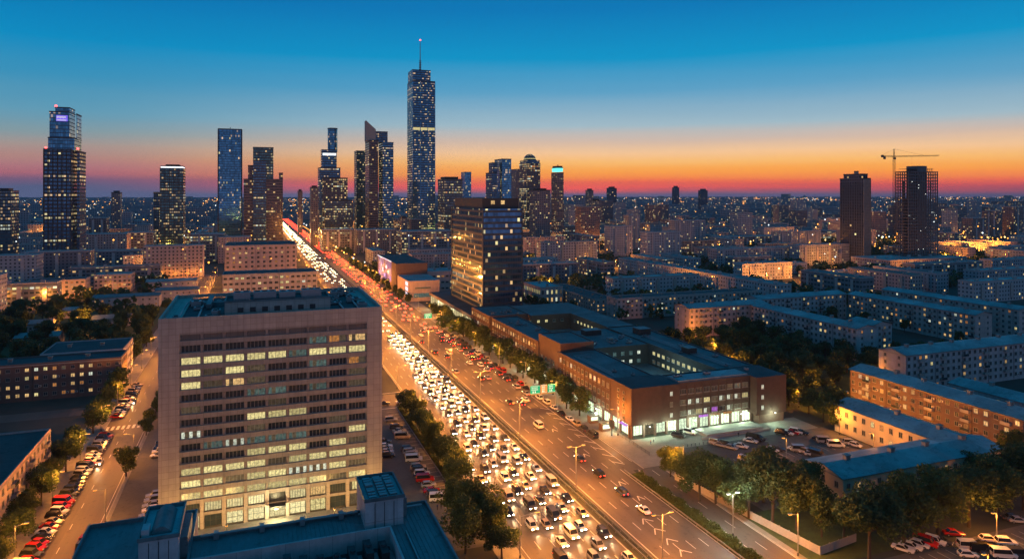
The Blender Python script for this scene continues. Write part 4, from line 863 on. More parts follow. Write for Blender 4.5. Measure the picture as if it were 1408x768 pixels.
# ------------------------------------------------------------------ mid-distance blocks, each one a thing
tfac('p_pale', (.46, .43, .45), (.05, .06, .08), bay=3.1, flo=3.0, ww=.4, wh=.45, p=.09, s=1.1, warm=.9, cluster=.5)
tfac('p_pink', (.43, .33, .32), (.05, .06, .08), bay=3.0, flo=3.0, ww=.4, wh=.45, p=.1, s=1.1, warm=.9, cluster=.5)
tfac('p_grey', (.33, .34, .38), (.05, .06, .08), bay=3.2, flo=3.0, ww=.42, wh=.45, p=.09, s=1.1, warm=.85, cluster=.5)
tfac('p_dark', (.17, .17, .20), (.05, .06, .08), bay=3.2, flo=3.0, ww=.45, wh=.45, p=.09, s=1.1, warm=.85, cluster=.5)
tfac('p_office', (.20, .20, .22), (.05, .07, .08), bay=3.6, flo=3.5, ww=.7, wh=.45, p=.22, pf=.10, s=.9, warm=.4, cluster=.9)
def block(name, label, cat, x0, x1, y0, y1, h, mat, roofm='roof_mid', group=None, end='pale', detail=True):
    t = thing(name, label, cat, (x0, y0, 0), group=group); w, d = x1 - x0, y1 - y0
    m = MB(); m.box(0, w, 0, d, 0, h, mat, top=roofm); m.obj('wall', t)
    m = MB(); parapet(m, -.15, w + .15, -.15, d + .15, h - .25, .8, end, .4, cap='roof_metal')
    n = max(1, int(max(w, d) / 16))
    for i in range(n):
        u = (i + .5) / n
        x, y = (w * u, d * .5) if w > d else (w * .5, d * u)
        m.box(x - 1.3, x + 1.3, y - 1.1, y + 1.1, h + .01, h + R.uniform(1.2, 2.4), end, top=roofm)
    m.obj('roof', t)
    if detail:
        m = MB()
        if w > d:
            nb = max(2, int(w / 15))
            for i in range(nb): x = w * (i + .5) / nb; m = MB(); m.box(-1.4, 1.4, -.54, 0, 2.5, h - 2, end); m.obj('stair_bay', t, (x, -.16, 0))
        else:
            nb = max(2, int(d / 15))
            for i in range(nb): y = d * (i + .5) / nb; m = MB(); m.box(-.54, 0, -1.4, 1.4, 2.5, h - 2, end); m.obj('stair_bay', t, (-.16, y, 0))
    exec_rects.append((x0 - 5, x1 + 5, y0 - 5, y1 + 5)); return t
def bpx(label, xl, xr, yt, Y, d, mat, cat='apartment building', name='apartment_block', end='pale', roofm='roof_mid'):
    x0, x1, y0, y1 = fp(xl, xr, Y, d); return block(name, label, cat, x0, x1, y0, y1, ZT(yt, (x0 + x1) / 2, Y), mat, roofm, end=end)
for a in [('pale twelve storey slab with blank end wall nearest the long low teal-roofed block', 880, 937, 319, 700, 16, 'p_pale'),
          ('pale slab left of the blank ended twelve storey slab', 831, 870, 311, 800, 16, 'p_pale'),
          ('tall grey block behind and between the two pale slabs', 857, 880, 296, 900, 16, 'p_grey'),
          ('broad grey block behind the blank ended slab', 919, 970, 303, 860, 16, 'p_grey'),
          ('wide low civic hall with a lit glass corner beyond the teal-roofed block', 980, 1091, 325, 850, 30, 'p_office', 'building', 'civic_hall'),
          ('long dark slab in front of the civic hall', 975, 1100, 341, 640, 14, 'p_grey'),
          ('dark apartment block at the foot of the ragged topped tower', 1085, 1195, 336, 620, 16, 'p_grey'),
          ('pale office block with stepped front below the ragged topped tower', 1055, 1110, 362, 560, 14, 'p_pale', 'office building', 'office_block'),
          ('pale office block with blank right end beside the stepped office', 1098, 1180, 374, 520, 14, 'p_office', 'office building', 'office_block'),
          ('large flat roofed hall in front of the tower under construction', 1170, 1330, 356, 530, 50, 'p_pink', 'hall', 'flat_hall'),
          ('left one of the pinkish residential towers at the right edge', 1322, 1356, 300, 800, 20, 't_pink'),
          ('middle one of the pinkish residential towers at the right edge', 1356, 1378, 290, 850, 20, 't_pink'),
          ('rightmost pinkish residential tower at the right edge', 1378, 1420, 284, 840, 22, 't_pink'),
          ('glass fronted block at the foot of the tallest skyscraper', 545, 625, 318, 900, 40, 'p_office', 'office building', 'office_block'),
          ('dark broad block below the slanted crown tower', 486, 545, 316, 950, 40, 'p_dark', 'office building', 'office_block'),
          ('lit office podium below the stepped setback tower', 440, 490, 316, 1000, 30, 'p_office', 'office building', 'office_block'),
          ('wide lit office block between the green and blue towers', 262, 310, 322, 900, 30, 'p_office', 'office building', 'office_block'),
          ('pinkish block behind the brown tower cluster foot', 300, 345, 326, 880, 24, 'p_pink'),
          ('lit office block left of the green tower', 168, 215, 320, 1000, 30, 'p_office', 'office building', 'office_block'),
          ('pinkish residential slab right of the stepped tower', 122, 150, 300, 1100, 20, 't_pink'),
          ('long low block with red light at its corner right of the stepped tower', 118, 180, 322, 950, 30, 'p_pink'),
          ('dark long block at the foot of the stepped tower', 30, 130, 346, 740, 16, 'p_dark'),
          ('dark block at the left edge behind the bright yard', -30, 60, 352, 690, 20, 'p_grey'),
          ('pale block cut by the left edge next to the bright yard', -30, 10, 380, 560, 16, 'p_pale'),
          ('block with many yellow windows between the stepped tower and the orange block', 118, 196, 345, 820, 16, 'p_dark')]:
    bpx(*a)
# long teal roofed slab
block('long_roofed_block', 'very long low slab with pale teal roof crossing the middle right', 'apartment building', 352, 366, 400, 630, 15, 'p_pale', 'roof_metal')
# rows of slabs filling the district
def hit(x0, x1, y0, y1): return any(a < x1 and b > x0 and c < y1 and d > y0 for a, b, c, d in exec_rects)
ROADX = [(-60, -28), (40, 118)]
def visible(x, y, mrg=60):
    D = DEP(x, y); a = CS * x - SN * y
    return D > 60 and abs(a) < D * 704 / F + mrg
rows_right = []; y = 240; 
ORD = ['first', 'second', 'third', 'fourth', 'fifth', 'sixth', 'seventh', 'eighth', 'ninth', 'tenth', 'eleventh', 'twelfth', 'thirteenth', 'fourteenth', 'fifteenth', 'sixteenth', 'seventeenth', 'eighteenth', 'nineteenth', 'twentieth']
def ordn(i): return ORD[i] if i < 20 else f"{i + 1}{['th', 'st', 'nd', 'rd'][(i + 1) % 10] if (i + 1) % 10 < 4 else 'th'}"
nblk = 0; rowno = 0
yy = 236
FARMIX = ['p_pale', 'p_pink', 'p_grey', 'p_grey', 'p_dark', 'p_office']
COLW = {'p_pale': 'pale', 'p_pink': 'pinkish', 'p_grey': 'grey', 'p_dark': 'dark', 'p_office': 'brightly lit', 't_res': 'grey', 't_pink': 'pinkish'}
while yy < 2300 and nblk < 262:
    rowno += 1
    dpt = 13 if yy < 900 else 15
    for side in (-1, 1):
        xs = 124 + R.uniform(0, 40) if side > 0 else -66 - R.uniform(0, 30)
        k_ = 0
        while True:
            L_ = R.uniform(46, 92) if yy < 1000 else R.uniform(50, 120); along = R.random() < .62
            w, d = (L_, dpt) if along else (dpt + 1, min(L_, 62 if yy < 900 else 90))
            x0 = xs if side > 0 else xs - w
            y0 = yy + R.uniform(-4, 4)
            if not visible(x0 + w / 2, y0, 40):
                if DEP(x0, y0) > 0 and ((side > 0 and CS * x0 - SN * y0 > 0) or side < 0): break
            else:
                if not hit(x0, x0 + w, y0, y0 + d) and nblk < 262:
                    tall = R.random() < (0 if yy < 760 and side > 0 else .05 if yy < 800 else .25)
                    h = 15.5 if yy < 700 else R.choice([15.5, 15.5, 18, 27])
                    if tall: h = R.uniform(30, 48) if yy > 500 else 27
                    if tall and yy > 900: w = min(w, 30); d = 20; h = R.uniform(40, 68)
                    mt = R.choice(FARMIX) if h < 40 else R.choice(['t_res', 't_pink', 'p_grey'])
                    fl = int(h / 3)
                    lab = f"{COLW[mt]} {fl} storey block, {ordn(k_)} outward from the highway on its {'right' if side > 0 else 'left'} in row {rowno}"
                    block('apartment_block', lab, 'apartment building', x0, x0 + w, y0, y0 + d, h, mt, R.choice(['roof_mid', 'roof_mid', 'roof', 'roof_metal']), group='blocks of the outer districts', end=R.choice(['pale', 'pink', 'concrete']), detail=yy < 900)
                    nblk += 1; k_ += 1
            step = w + (R.uniform(16, 60) if yy < 900 else R.uniform(14, 34)); xs += side * step
            if abs(xs) > 3000: break
    yy += R.uniform(52, 66) if yy < 700 else R.uniform(75, 110)
print('blocks', nblk, rowno, yy)

# far city, one mass up to the horizon
tfac('far_city', (.30, .29, .33), (.05, .06, .08), bay=4.5, flo=4.5, ww=.45, wh=.45, p=.07, s=2.0, warm=.9, cluster=.8)
m = MB(); cnt = 0
while cnt < 5200:
    y = (R.random() ** 1.5) * 11000 + 1500; x = R.uniform(-.32, 1.65) * (y + 300)
    if not visible(x, y, 100): continue
    if -60 < x - 93 < 60 and y < 3400: continue
    if y < yy and hit(x - 30, x + 30, y - 10, y + 10): continue
    w, d = R.choice([(60, 14), (14, 50), (24, 20), (90, 16), (30, 18)]); h = R.choice([9, 15, 15, 16, 27, 27, 30, 48]) * R.uniform(.8, 1.1)
    if R.random() < .03: h *= 1.6
    m.box(x - w / 2, x + w / 2, y, y + d, 0, h, 'far_city', top='roof_mid', skip='b'); cnt += 1
m.obj('far_city_blocks', kind='stuff', label='mass of small distant city blocks fading toward the horizon', cat='buildings')
m = MB(); LM = ['dl_o', 'dl_o', 'dl_o', 'dl_w', 'dl_y']
M['dl_head'] = emit('distant headlight', (1, .80, .46), 9); M['dl_o'] = emit('distant sodium lamp', (1, .36, .05), 4.5); M['dl_w'] = emit('distant white lamp', (.85, .95, .95), 3); M['dl_y'] = emit('distant yellow lamp', (1, .62, .2), 4)
def blob(m, x, y, z, r, mat):
    P = [(x + r, y, z), (x, y + r, z), (x - r, y, z), (x, y - r, z)]
    for i in range(4): m.face([P[i], P[(i + 1) % 4], (x, y, z + r)], mat); m.face([P[(i + 1) % 4], P[i], (x, y, z - r)], mat)
cnt = 0
while cnt < 5200:
    y = (R.random() ** 1.35) * 11500 + 600; x = R.uniform(-.32, 1.65) * (y + 300)
    if y > 1700 and R.random() < .65:
        if R.random() < .6: y = round(y / 330) * 330 + 90 * math.sin(x * .002) + R.uniform(-8, 8)
        else: x = round(x / 420) * 420 + R.uniform(-8, 8)
    if not visible(x, y, 50) or (y < 2300 and hit(x - 1, x + 1, y - 1, y + 1)): continue
    D = DEP(x, y); blob(m, x, y, R.choice([9, 10, 14, 25, 30]), (.45 + D * .00055) * R.uniform(.5, 1.25), R.choice(LM)); cnt += 1
# streets of lamps seen as strings, and bright yards
for (x0, y0, x1, y1, n, r) in ((500, 1900, 1600, 2000, 30, 1.8), (300, 1250, 900, 1260, 22, 1.2), (-350, 980, -60, 980, 16, 1.0), (900, 880, 1250, 760, 26, 1.3), (820, 700, 1100, 690, 14, 1.0), (760, 2600, 1500, 2300, 24, 3.6), (560, 1900, 760, 1880, 9, 3.2), (-500, 1500, -100, 1500, 16, 1.4), (400, 900, 900, 900, 18, .8)):
    for i in range(n):
        f = i / n; blob(m, x0 + (x1 - x0) * f + R.uniform(-4, 4), y0 + (y1 - y0) * f + R.uniform(-6, 6), 10, r * R.uniform(.5, 1.3), R.choice(['dl_o', 'dl_o', 'dl_y']))
m.obj('distant_street_lamps', kind='stuff', label='countless tiny orange and white lamps across the distant city', cat='lamps')

# ------------------------------------------------------------------ trees
def crown_mesh(seed, h, rx, n, leaf, mat, lobes=9):
    r = random.Random(seed); m = MB(); L_ = []
    for i in range(lobes):
        a = r.uniform(0, 2 * math.pi); q = r.uniform(.15, .75) * rx
        L_.append((q * math.cos(a), q * math.sin(a), h * r.uniform(.32, .82), rx * r.uniform(.32, .52)))
    L_.append((0, 0, h * .8, rx * .45)); L_.append((0, 0, h * .55, rx * .6))
    for i in range(n):
        x, y, z, R_ = r.choice(L_)
        while True:
            d = Vector((r.uniform(-1, 1), r.uniform(-1, 1), r.uniform(-1, 1)))
            if .3 < d.length < 1: break
        d = d.normalized() * (r.uniform(.6, 1.08)) * R_
        p = Vector((x + d.x, y + d.y, z + d.z * .9)); 
        if p.z < h * .16: continue
        s_ = leaf * r.uniform(.5, 1.3); u = Vector((r.gauss(0, 1), r.gauss(0, 1), r.gauss(0, .6))).normalized(); v = u.cross(d.normalized() + Vector((r.gauss(0, .5), r.gauss(0, .5), r.gauss(0, .5)))).normalized()
        m.face([p - u * s_, p - v * s_ * .7, p + u * s_, p + v * s_ * .7], mat)
    return m.mesh('crown')
def trunk_mesh(seed, h, rx):
    r = random.Random(seed); m = MB(); m.bar((0, 0, -.1), (.1, 0, h * .35), .28, 'trunk', 7, .2); m.bar((.1, 0, h * .35), (0, .1, h * .75), .2, 'trunk', 6, .06)
    for i in range(6):
        a = r.uniform(0, 6.28); z = h * r.uniform(.25, .5); m.bar((0, 0, z), (math.cos(a) * rx * .6, math.sin(a) * rx * .6, z + h * .22), .11, 'trunk', 5, .03)
    return m.mesh('trunk')
TR = {}
for i in range(4): TR['big', i] = (crown_mesh(i, 11, 4.6, 5200, .26, 'leaf' if i % 2 else 'leaf2', 12), trunk_mesh(i, 11, 4.6))
for i in range(4): TR['mid', i] = (crown_mesh(20 + i, 9, 3.7, 1900, .36, 'leaf' if i % 2 else 'leaf2', 9), trunk_mesh(20 + i, 9, 3.7))
for i in range(3): TR['low', i] = (crown_mesh(40 + i, 8.5, 4.2, 420, .75, 'leaf2', 7), trunk_mesh(40 + i, 8.5, 4.2))
def tree(kind, x, y, s, label, group):
    i = R.randrange(3 if kind == 'low' else 4); c, tk = TR[kind, i]; t = thing('tree', label, 'tree', (x, y, 0), R.uniform(0, 6.28), group); t.scale = (s * R.uniform(.9, 1.1), s * R.uniform(.9, 1.1), s * R.uniform(.9, 1.15))
    ob('crown', c, t); ob('trunk', tk, t)
gr = 'trees in a row at the lower right car park'
for i, (px, py) in enumerate([(1195, 768), (1243, 752), (1290, 740), (1332, 724), (1370, 712), (1408, 700)]):
    x, y = G(px, py); tree('big', x, y, 1.5 + .1 * (i == 0), f"big round tree, {ordn(i)} from the left at the lower right car park", gr)
for i, (px, py) in enumerate([(1030, 712), (1062, 722), (1095, 728), (1130, 738), (1160, 742), (1185, 730), (1050, 690), (1110, 700)]):
    x, y = G(px, py); tree('big', x, y, [1.5, 1.5, 1.35, 1.05, .95, .85, 1.35, 1.1][i], f"dark dense tree, {ordn(i)} from the left in the clump by the concrete fence", 'dense clump behind the concrete fence')
for i, (px, py, s) in enumerate([(922, 655, .8), (942, 668, .85), (962, 688, 1.35), (984, 692, 1.15), (1008, 712, .9)]):
    x, y = G(px, py); tree('big', x, y, s, ['small tree lit orange beside the first fence lamp', 'small rounded tree next to the orange lit one by the fence', 'tall dark tree at the car park corner', 'tall tree behind the dark car park corner tree', 'low tree at the near end of the car park clump'][i], None)
for i, (px, py) in enumerate([(1385, 668), (1352, 700), (1408, 660), (1300, 712), (1395, 640), (1345, 672), (1262, 722)]):
    x, y = G(px, py); tree('big', x, y, .92, f"tree {ordn(i)} in the belt between the low roofed wing and the right edge row", 'belt of trees at the right edge')
for i in range(11): tree('big', 52.2 + R.uniform(-.6, .6), 181 + i * 7.0, .8 + .12 * R.random(), f"low tree, {ordn(i)} from the camera on the grass strip beside the office car park", 'trees on the car park grass strip')
for i, (px, py) in enumerate([(625, 712), (650, 738), (675, 752), (640, 760), (690, 768)]):
    x, y = G(px, py); tree('big', x, y, [.95, 1.25, 1.0, 1.15, .8][i], ['rounded dark tree nearest the side street mouth by the roof corner', 'biggest tree in the clump at the foreground roof corner', 'low tree between the roof corner clump and the queue of cars', 'tree touching the foreground roof edge', 'small orange lit tree below the queue of cars'][i], None)
for i in range(24):
    yv = 226 + i * 9.2; tree('mid', 110.6 + R.uniform(-1.5, 1.5), yv, 1.1 + .25 * R.random(), f"street tree, {ordn(i)} from the big sign in front of the brick complex", 'street trees before the brick complex')
for i in range(20):
    yv = 505 + i * 17; tree('low', 105.5 + R.uniform(-2, 2), yv, .8 + .2 * R.random(), f"street tree, {ordn(i)} past the glass tower along the right of the highway", 'street trees before the shopping buildings')
for i in range(16):
    yv = 140 + i * 11.5
    if 250 < yv < 262: continue
    tree('big' if yv < 240 else 'mid', -51.3 + R.uniform(-.6, .6), yv, (.78 if yv < 240 else 1.1) + .15 * R.random(), f"roadside tree, {ordn(i)} from the camera along the left side road", 'trees along the left side road')
x, y = G(173, 655); tree('big', -34.2, y, .8, 'lone round street tree on the right kerb of the side road', None)
for i in range(4): tree('mid', -33.8, 258 + i * 12, .7, f"tree {ordn(i)} on the right kerb of the side road beyond the crossing", 'trees beyond the side road crossing')
def scatter(n, x0, x1, y0, y1, kind, lab, group, s=1.0, mind=6.5):
    pts = []; tr = 0
    while len(pts) < n and tr < 4000:
        tr += 1; x, y = R.uniform(x0, x1), R.uniform(y0, y1)
        if hit(x - 1, x + 1, y - 1, y + 1) and kind != 'force' or any((x - a) ** 2 + (y - b) ** 2 < mind ** 2 for a, b in pts): continue
        pts.append((x, y))
    pts.sort(key=lambda p: p[1])
    for i, (x, y) in enumerate(pts): tree(kind, x, y, s * R.uniform(.8, 1.25), lab.format(ordn(i)), group)
exec_rects = [e for e in exec_rects if e not in ((180, 364, 196, 388), (-130, -40, 390, 660), (210, 300, 250, 345), (285, 362, 340, 362))] + [(268, 298, 250, 345), (226, 300, 325, 345)] + [(-92, -72, 478, 492), (-124, -106, 520, 532), (-128, -112, 474, 486), (-118, -98, 430, 442), (-106, -64, 553, 566), (-84, -46, 640, 652), (-70, -40, 580, 592)]
scatter(70, -150, -52, 358, 530, 'mid', 'leafy tree, {} from the camera inside the left woods', 'trees of the left woods', 1.2, 7.8)
scatter(12, -190, -100, 540, 612, 'low', 'tree, {} from the camera around the bright yard at far left', 'trees at the bright yard', .9, 8)
scatter(72, 186, 266, 214, 322, 'mid', 'dark tree, {} from the camera in the yard between brick complex and pale wing', 'trees of the yard behind the brick complex', 1.15, 7.4)
for i, (x, y) in enumerate([(188, 190), (194, 188), (190, 199), (197, 197), (204, 203), (198, 207), (190, 209), (186, 183)]): tree('mid', x, y, 1.15, f"tree {ordn(i)} in the clump between the brick complex corner and the orange lit square", 'clump at the square')
scatter(12, 228, 243, 140, 205, 'mid', 'tree, {} from the camera behind the brown brick block', 'trees behind the brown brick block', .8, 7)
scatter(12, 200, 213, 140, 206, 'mid', 'tree, {} from the camera along the lamp street before the brown brick block', 'trees along the orange lamp street', .75, 7)
scatter(14, 300, 356, 262, 338, 'mid', 'tree, {} from the camera in the yard of the rear apartment block', 'trees of the rear yard', 1.0, 8)
scatter(14, 262, 330, 225, 248, 'mid', 'tree, {} from the camera behind the grey apartment block', 'trees behind the grey block', 1.0, 7)
scatter(14, 170, 214, 410, 520, 'low', 'tree, {} from the camera around the pink hall', 'trees around the pink hall', 1.0, 8)
m = MB(); cnt = 0; r_ = random.Random(3)
while cnt < 2600:   # further belts of trees read as one mass
    y = r_.uniform(380, 1500); x = r_.uniform(-.3, 1.45) * y
    if -70 < x < 104 or hit(x - 3, x + 3, y - 3, y + 3) or not visible(x, y) or math.sin(x * .02 + 1.3) * math.sin(y * .017) < -.15: continue
    s_ = r_.uniform(2.6, 4.4)
    for k_ in range(16 if y < 900 else 9):
        d = Vector((r_.gauss(0, 1), r_.gauss(0, 1), r_.gauss(0, 1))).normalized(); p = Vector((x, y, 5.5)) + d * s_; u = Vector((r_.gauss(0, 1), r_.gauss(0, 1), r_.gauss(0, 1))).normalized(); v = u.cross(d).normalized(); q = s_ * .5
        m.face([p - u * q, p - v * q, p + u * q, p + v * q], 'leaf2')
    cnt += 1
m.obj('distant_tree_belt', kind='stuff', label='dark belts of small trees between the distant apartment blocks', cat='trees')
# hedge
def hedge(x0, x1, y0, y1, h, n, lab):
    r = random.Random(int(y0)); m = MB()
    for i in range(n):
        p = Vector((r.uniform(x0, x1), r.uniform(y0, y1), r.uniform(.15, h))); p.z *= .75 + .25 * math.sin(p.y * .9 + p.x); s_ = .22 * r.uniform(.6, 1.4)
        u = Vector((r.gauss(0, 1), r.gauss(0, 1), r.gauss(0, 1))).normalized(); v = u.cross(Vector((r.gauss(0, 1), r.gauss(0, 1), 1))).normalized(); m.face([p - u * s_, p - v * s_, p + u * s_, p + v * s_], 'leaf')
    m.obj('hedge', label=lab, cat='hedge')
hedge(100.7, 103.8, 100, 172, 1.7, 15000, 'long leafy hedge filling the strip between highway and service road')
hedge(50.4, 51.6, 180, 258, 1.0, 5000, 'low hedge under the trees beside the office car park')

# ------------------------------------------------------------------ fence, signs
t = thing('concrete_fence', 'pale concrete panel fence running along the service road and turning at the corner', 'fence', (110.8, 166, 0))
pth = [(0, 0), (7.0, -46.0), (19.5, -44.2)]
for (a, b) in zip(pth, pth[1:]):
    a, b = Vector(a), Vector(b); ln = (b - a).length; n = int(ln / 2.6); an = math.atan2((b - a).y, (b - a).x)
    for i in range(n):
        p = a + (b - a) * (i / n); m = MB(); m.box(.08, ln / n - .08, -.05, .05, .1, 1.95, 'concrete'); m.obj('panel', t, (p.x, p.y, 0), an)
        m = MB(); m.box(-.1, .1, -.1, .1, 0, 2.1, 'concrete'); m.obj('post', t, (p.x, p.y, 0), an)
t = thing('railing', 'dark metal railing separating the brick complex forecourt from the kerb', 'railing', (113.6, 184, 0))
for i in range(22):
    m = MB(); m.box(-.03, .03, 0, 2.4, 1.0, 1.06, 'dark'); m.box(-.03, .03, 0, .08, 0, 1.05, 'dark')
    for q in range(8): m.box(-.015, .015, .3 + q * .27, .33 + q * .27, .1, 1.0, 'dark')
    m.obj('railing_panel', t, (0, i * 2.4, .12))
def gantry(x0, x1, y, ps, lab, h=5.6):
    t = thing('sign_gantry', lab, 'road sign', (x1, y, 0)); m = MB(); m.box(-.25, .25, -.25, .25, 0, h + 3.4, 'steel'); m.box(-.7, .7, -.7, .7, 0, .5, 'concrete'); m.obj('post', t)
    m = MB()
    for z in (h + .4, h + 2.2): m.bar((x0 - x1, 0, z), (0, 0, z), .12, 'steel', 6)
    n = 8
    for i in range(n): a = (x0 - x1) * i / n; b = (x0 - x1) * (i + 1) / n; m.bar((a, 0, h + .4), (b, 0, h + 2.2), .06, 'steel', 5)
    m.box(x0 - x1, -1.0, -1.1, -.3, h - .25, h - .1, 'gold'); m.obj('arm', t)
    for (a, b, c) in ps:
        m = MB(); m.box(a, b, -.45, -.3, h, h + 3, c); w = b - a; yf = -.47
        ink = 'signwhite'
        m.box(a + .12, b - .12, yf, -.451, h + .1, h + .17, ink); m.box(a + .12, b - .12, yf, -.451, h + 2.83, h + 2.9, ink)
        r = random.Random(int(a * 7)); zr = [2.1, 1.35] 
        for zz_ in zr:
            xx = a + .5
            while xx < b - .9:
                ww_ = r.uniform(.18, .34); m.box(xx, xx + ww_, yf, -.451, h + zz_, h + zz_ + .1, ink); m.box(xx + ww_ * .4, xx + ww_ * .6, yf, -.451, h + zz_ - .14, h + zz_ + .42, ink); m.box(xx, xx + ww_, yf, -.451, h + zz_ + .32, h + zz_ + .4, ink); xx += ww_ + .16
        for q in (.28, .5): xx = a + w * q; m.box(xx - .08, xx + .08, yf, -.451, h + .55, h + 1.1, ink); m.face([(xx - .3, yf, h + .62), (xx, yf, h + .3), (xx + .3, yf, h + .62)], ink)
        m.obj('sign_panel', t)
M['gold'] = surf('yellow painted beam', (.6, .38, .05), .6, .1, 1)
M['signgreen'] = emit('backlit green sign', (.0, .62, .30), .55, base=(.0, .25, .12)); M['signor'] = emit('backlit orange sign', (1, .42, .12), .6, base=(.4, .2, .05)); M['signwhite'] = emit('sign lettering', (.9, 1, .85), .9, base=(.7, .7, .7))
gantry(96.8, 107.4, 240, [(-10.8, -6.9, 'signgreen'), (-6.6, -4.0, 'signor'), (-3.7, -.6, 'signgreen')], 'large green and orange road sign gantry over the outbound carriageway')
gantry(94.5, 106.9, 410, [(-10.8, -6.2, 'signgreen')], 'smaller distant green road sign beyond the big gantry', 5.4)

# ------------------------------------------------------------------ street lamps (with their light)
def street_lamp(x, y, h, dirs, label, group, power=9000, col=SODIUM, arm=2.2, base='lamp', name='street_lamp', hs=1.0):
    t = thing(name, label, 'street lamp', (x, y, 0), 0, group); m = MB(); m.bar((0, 0, 0), (0, 0, h), .14, 'steel', 7, .08); m.bar((0, 0, 0), (0, 0, .8), .2, 'dark', 7); m.obj('pole', t)
    for (dx, dy) in dirs:
        m = MB(); m.bar((0, 0, h - .3), (dx * arm, dy * arm, h + .25), .055, 'steel', 5); m.obj('arm', t)
        m = MB(); m.box(-.42, .42, -.2, .2, .0, .16, 'steel'); m.box(-.38, .38, -.24, .24, -.14, -.001, base)
        hd = m.obj('lamp_head', t, (dx * arm, dy * arm, h + .2), math.atan2(dy, dx)); hd.scale = (hs, hs, hs * 1.5 if hs > 1 else 1); lamp('lamp_light', hd, (0, 0, -.45), power, col, .3)
    return t
P0 = 19000
for i in range(11):
    y = 126 + i * 42; street_lamp(81.0, y, 12.5, [(-1, 0), (1, 0)], f"tall double-armed lamp post, {ordn(i)} from the camera on the highway median", 'lamp posts on the highway median', P0 * 1.1)
for i, y in enumerate([142, 184.4, 212.7, 240, 284, 318, 352]): street_lamp(54.8 if y < 262 else 55.2, y, 9.5, [(1, 0)], f"lamp post with arm over the oncoming lanes, {ordn(i)} from the camera on the left kerb", 'lamp posts on the left highway kerb', P0 * .8, arm=4.2)
for i, y in enumerate([240, 272, 306, 340, 374, 408, 442, 476]): street_lamp(107.6, y, 9.5, [(-1, 0)], f"lamp post among the street trees, {ordn(i)} past the big sign on the right kerb", 'lamp posts on the right highway kerb', P0 * .45)
street_lamp(107.8 + 5, 165, 9.5, [(-1, 0)], 'lamp post beside the small orange lit tree at the fence start', None, P0 * .6)
street_lamp(112.9, 121.4, 9.5, [(-1, 0)], 'single-armed orange lamp post by the fence corner', None, P0 * .6)
street_lamp(104.2 + 1.0, 133.8, 10, [(-1, 0), (1, 0)], 'twin-headed white lamp post standing in the hedge strip', None, 3500, (.9, 1, .85), 1.3, 'lampw')
street_lamp(113.2, 203, 9, [(-1, 0)], 'lamp post at the railing of the brick complex forecourt', None, P0 * .5)
for i in range(10): street_lamp(-48.7, 118 + i * 30, 8.5, [(1, 0)], f"lamp post, {ordn(i)} from the camera on the tree side of the left side road", 'lamp posts of the left side road', P0 * .45)
for i in range(3): street_lamp(-34.0, 150 + i * 42, 8.5, [(-1, 0)], f"lamp post, {ordn(i)} from the camera on the office side of the left side road", 'lamp posts by the office on the side road', P0 * .35)
for i, (x, y, p) in enumerate([(198.5, 150, 2.2), (204, 176, 1.8), (206, 196, 2), (207, 214, 1.0), (192, 206, 1.0), (225, 318, 2), (213, 285, 3), (186, 262, 2), (197, 250, 3), (240, 218, 1.6), (183, 178, .7), (178, 160, .7), (150, 166, .35), (160, 110, 1), (185, 100, 1), (140, 98, .7), (205, 112, 1.1)]):
    street_lamp(x, y, 7, [(-1, 0)], ['lamp post before the corner of the cream wing and brown block', 'lamp post between the cream wing and the brown brick block', 'lamp post at the left end of the brown brick block', 'lamp post on the orange lit square', 'lamp post by the square in front of the cream wing end', 'lamp post at the pinkish gable of the pale block', 'lamp post in the middle of the yard trees', 'lamp post against the rear of the brick complex', 'lamp post at the rear corner of the brick complex', 'lamp post at the left gable of the grey block', 'lamp post lighting the cream facade', 'lamp post at the car park side of the cream wing', 'lamp post in the middle of the car park', 'lamp post in the lower right car park', 'lamp post further right in the lower right car park', 'lamp post at the left end of the lower right car park', 'lamp post under the edge trees of the lower right car park'][i], None, P0 * .33 * p, arm=1.2, hs=1.5 if p > 1.5 else 1)
for i, (x, y) in enumerate(FLOODS): street_lamp(x, y, 4.5, [(0, 1)], f"short lamp post, {ordn(i)} from the left on the forecourt of the beige office block", 'forecourt lamp posts', 4200, (1, .55, .14), .6)
for i, (px, py) in enumerate([(1298, 350), (1318, 348), (1338, 350), (1358, 347), (1378, 350)]):
    x, y = G(px, py); street_lamp(x, y, 12, [(0, 1)], f"bright orange flood lamp, {ordn(i)} from the left near the towers at the right edge", 'flood lamps near the crane', 70000, SODIUM, 2, hs=4)
for i in range(9): street_lamp(-120 - (i % 3) * 26, 570 + (i // 3) * 22, 9, [(1, 0)], f"lamp post, number {i + 1} counted from the office side of the bright yard at far left", 'lamp posts of the bright yard', P0 * .3)
for i in range(8): street_lamp(-158 + i * 9, 614 if i < 5 else 644, 6, [(0, 1)], f"orange lamp, {ordn(i)} from the left before the orange lit school", 'lamps before the orange lit school', P0 * .035)
for i in range(5): street_lamp(-94 + i * 11, 728, 6, [(0, 1)], f"orange lamp, {ordn(i)} from the left before the floodlit block", 'lamps before the floodlit block', P0 * .10)
for i in range(22):
    y = 588 + i * 48
    for s_ in (0, 1): street_lamp([54.6, 104.4][s_], y, 11, [(1, 0) if s_ == 0 else (-1, 0)], f"distant lamp post, {ordn(i)} beyond the sign on the {'right' if s_ else 'left'} of the highway", 'distant highway lamp posts', 20000 if i < 8 else 22000, arm=3, hs=2 + i * .12)
for i in range(9): street_lamp(-34, 430 + i * 38, 9, [(-1, 0)], f"lamp post, {ordn(i)} on the far stretch of the side road behind the office block", 'lamp posts of the far side road', 12000)
j = 0
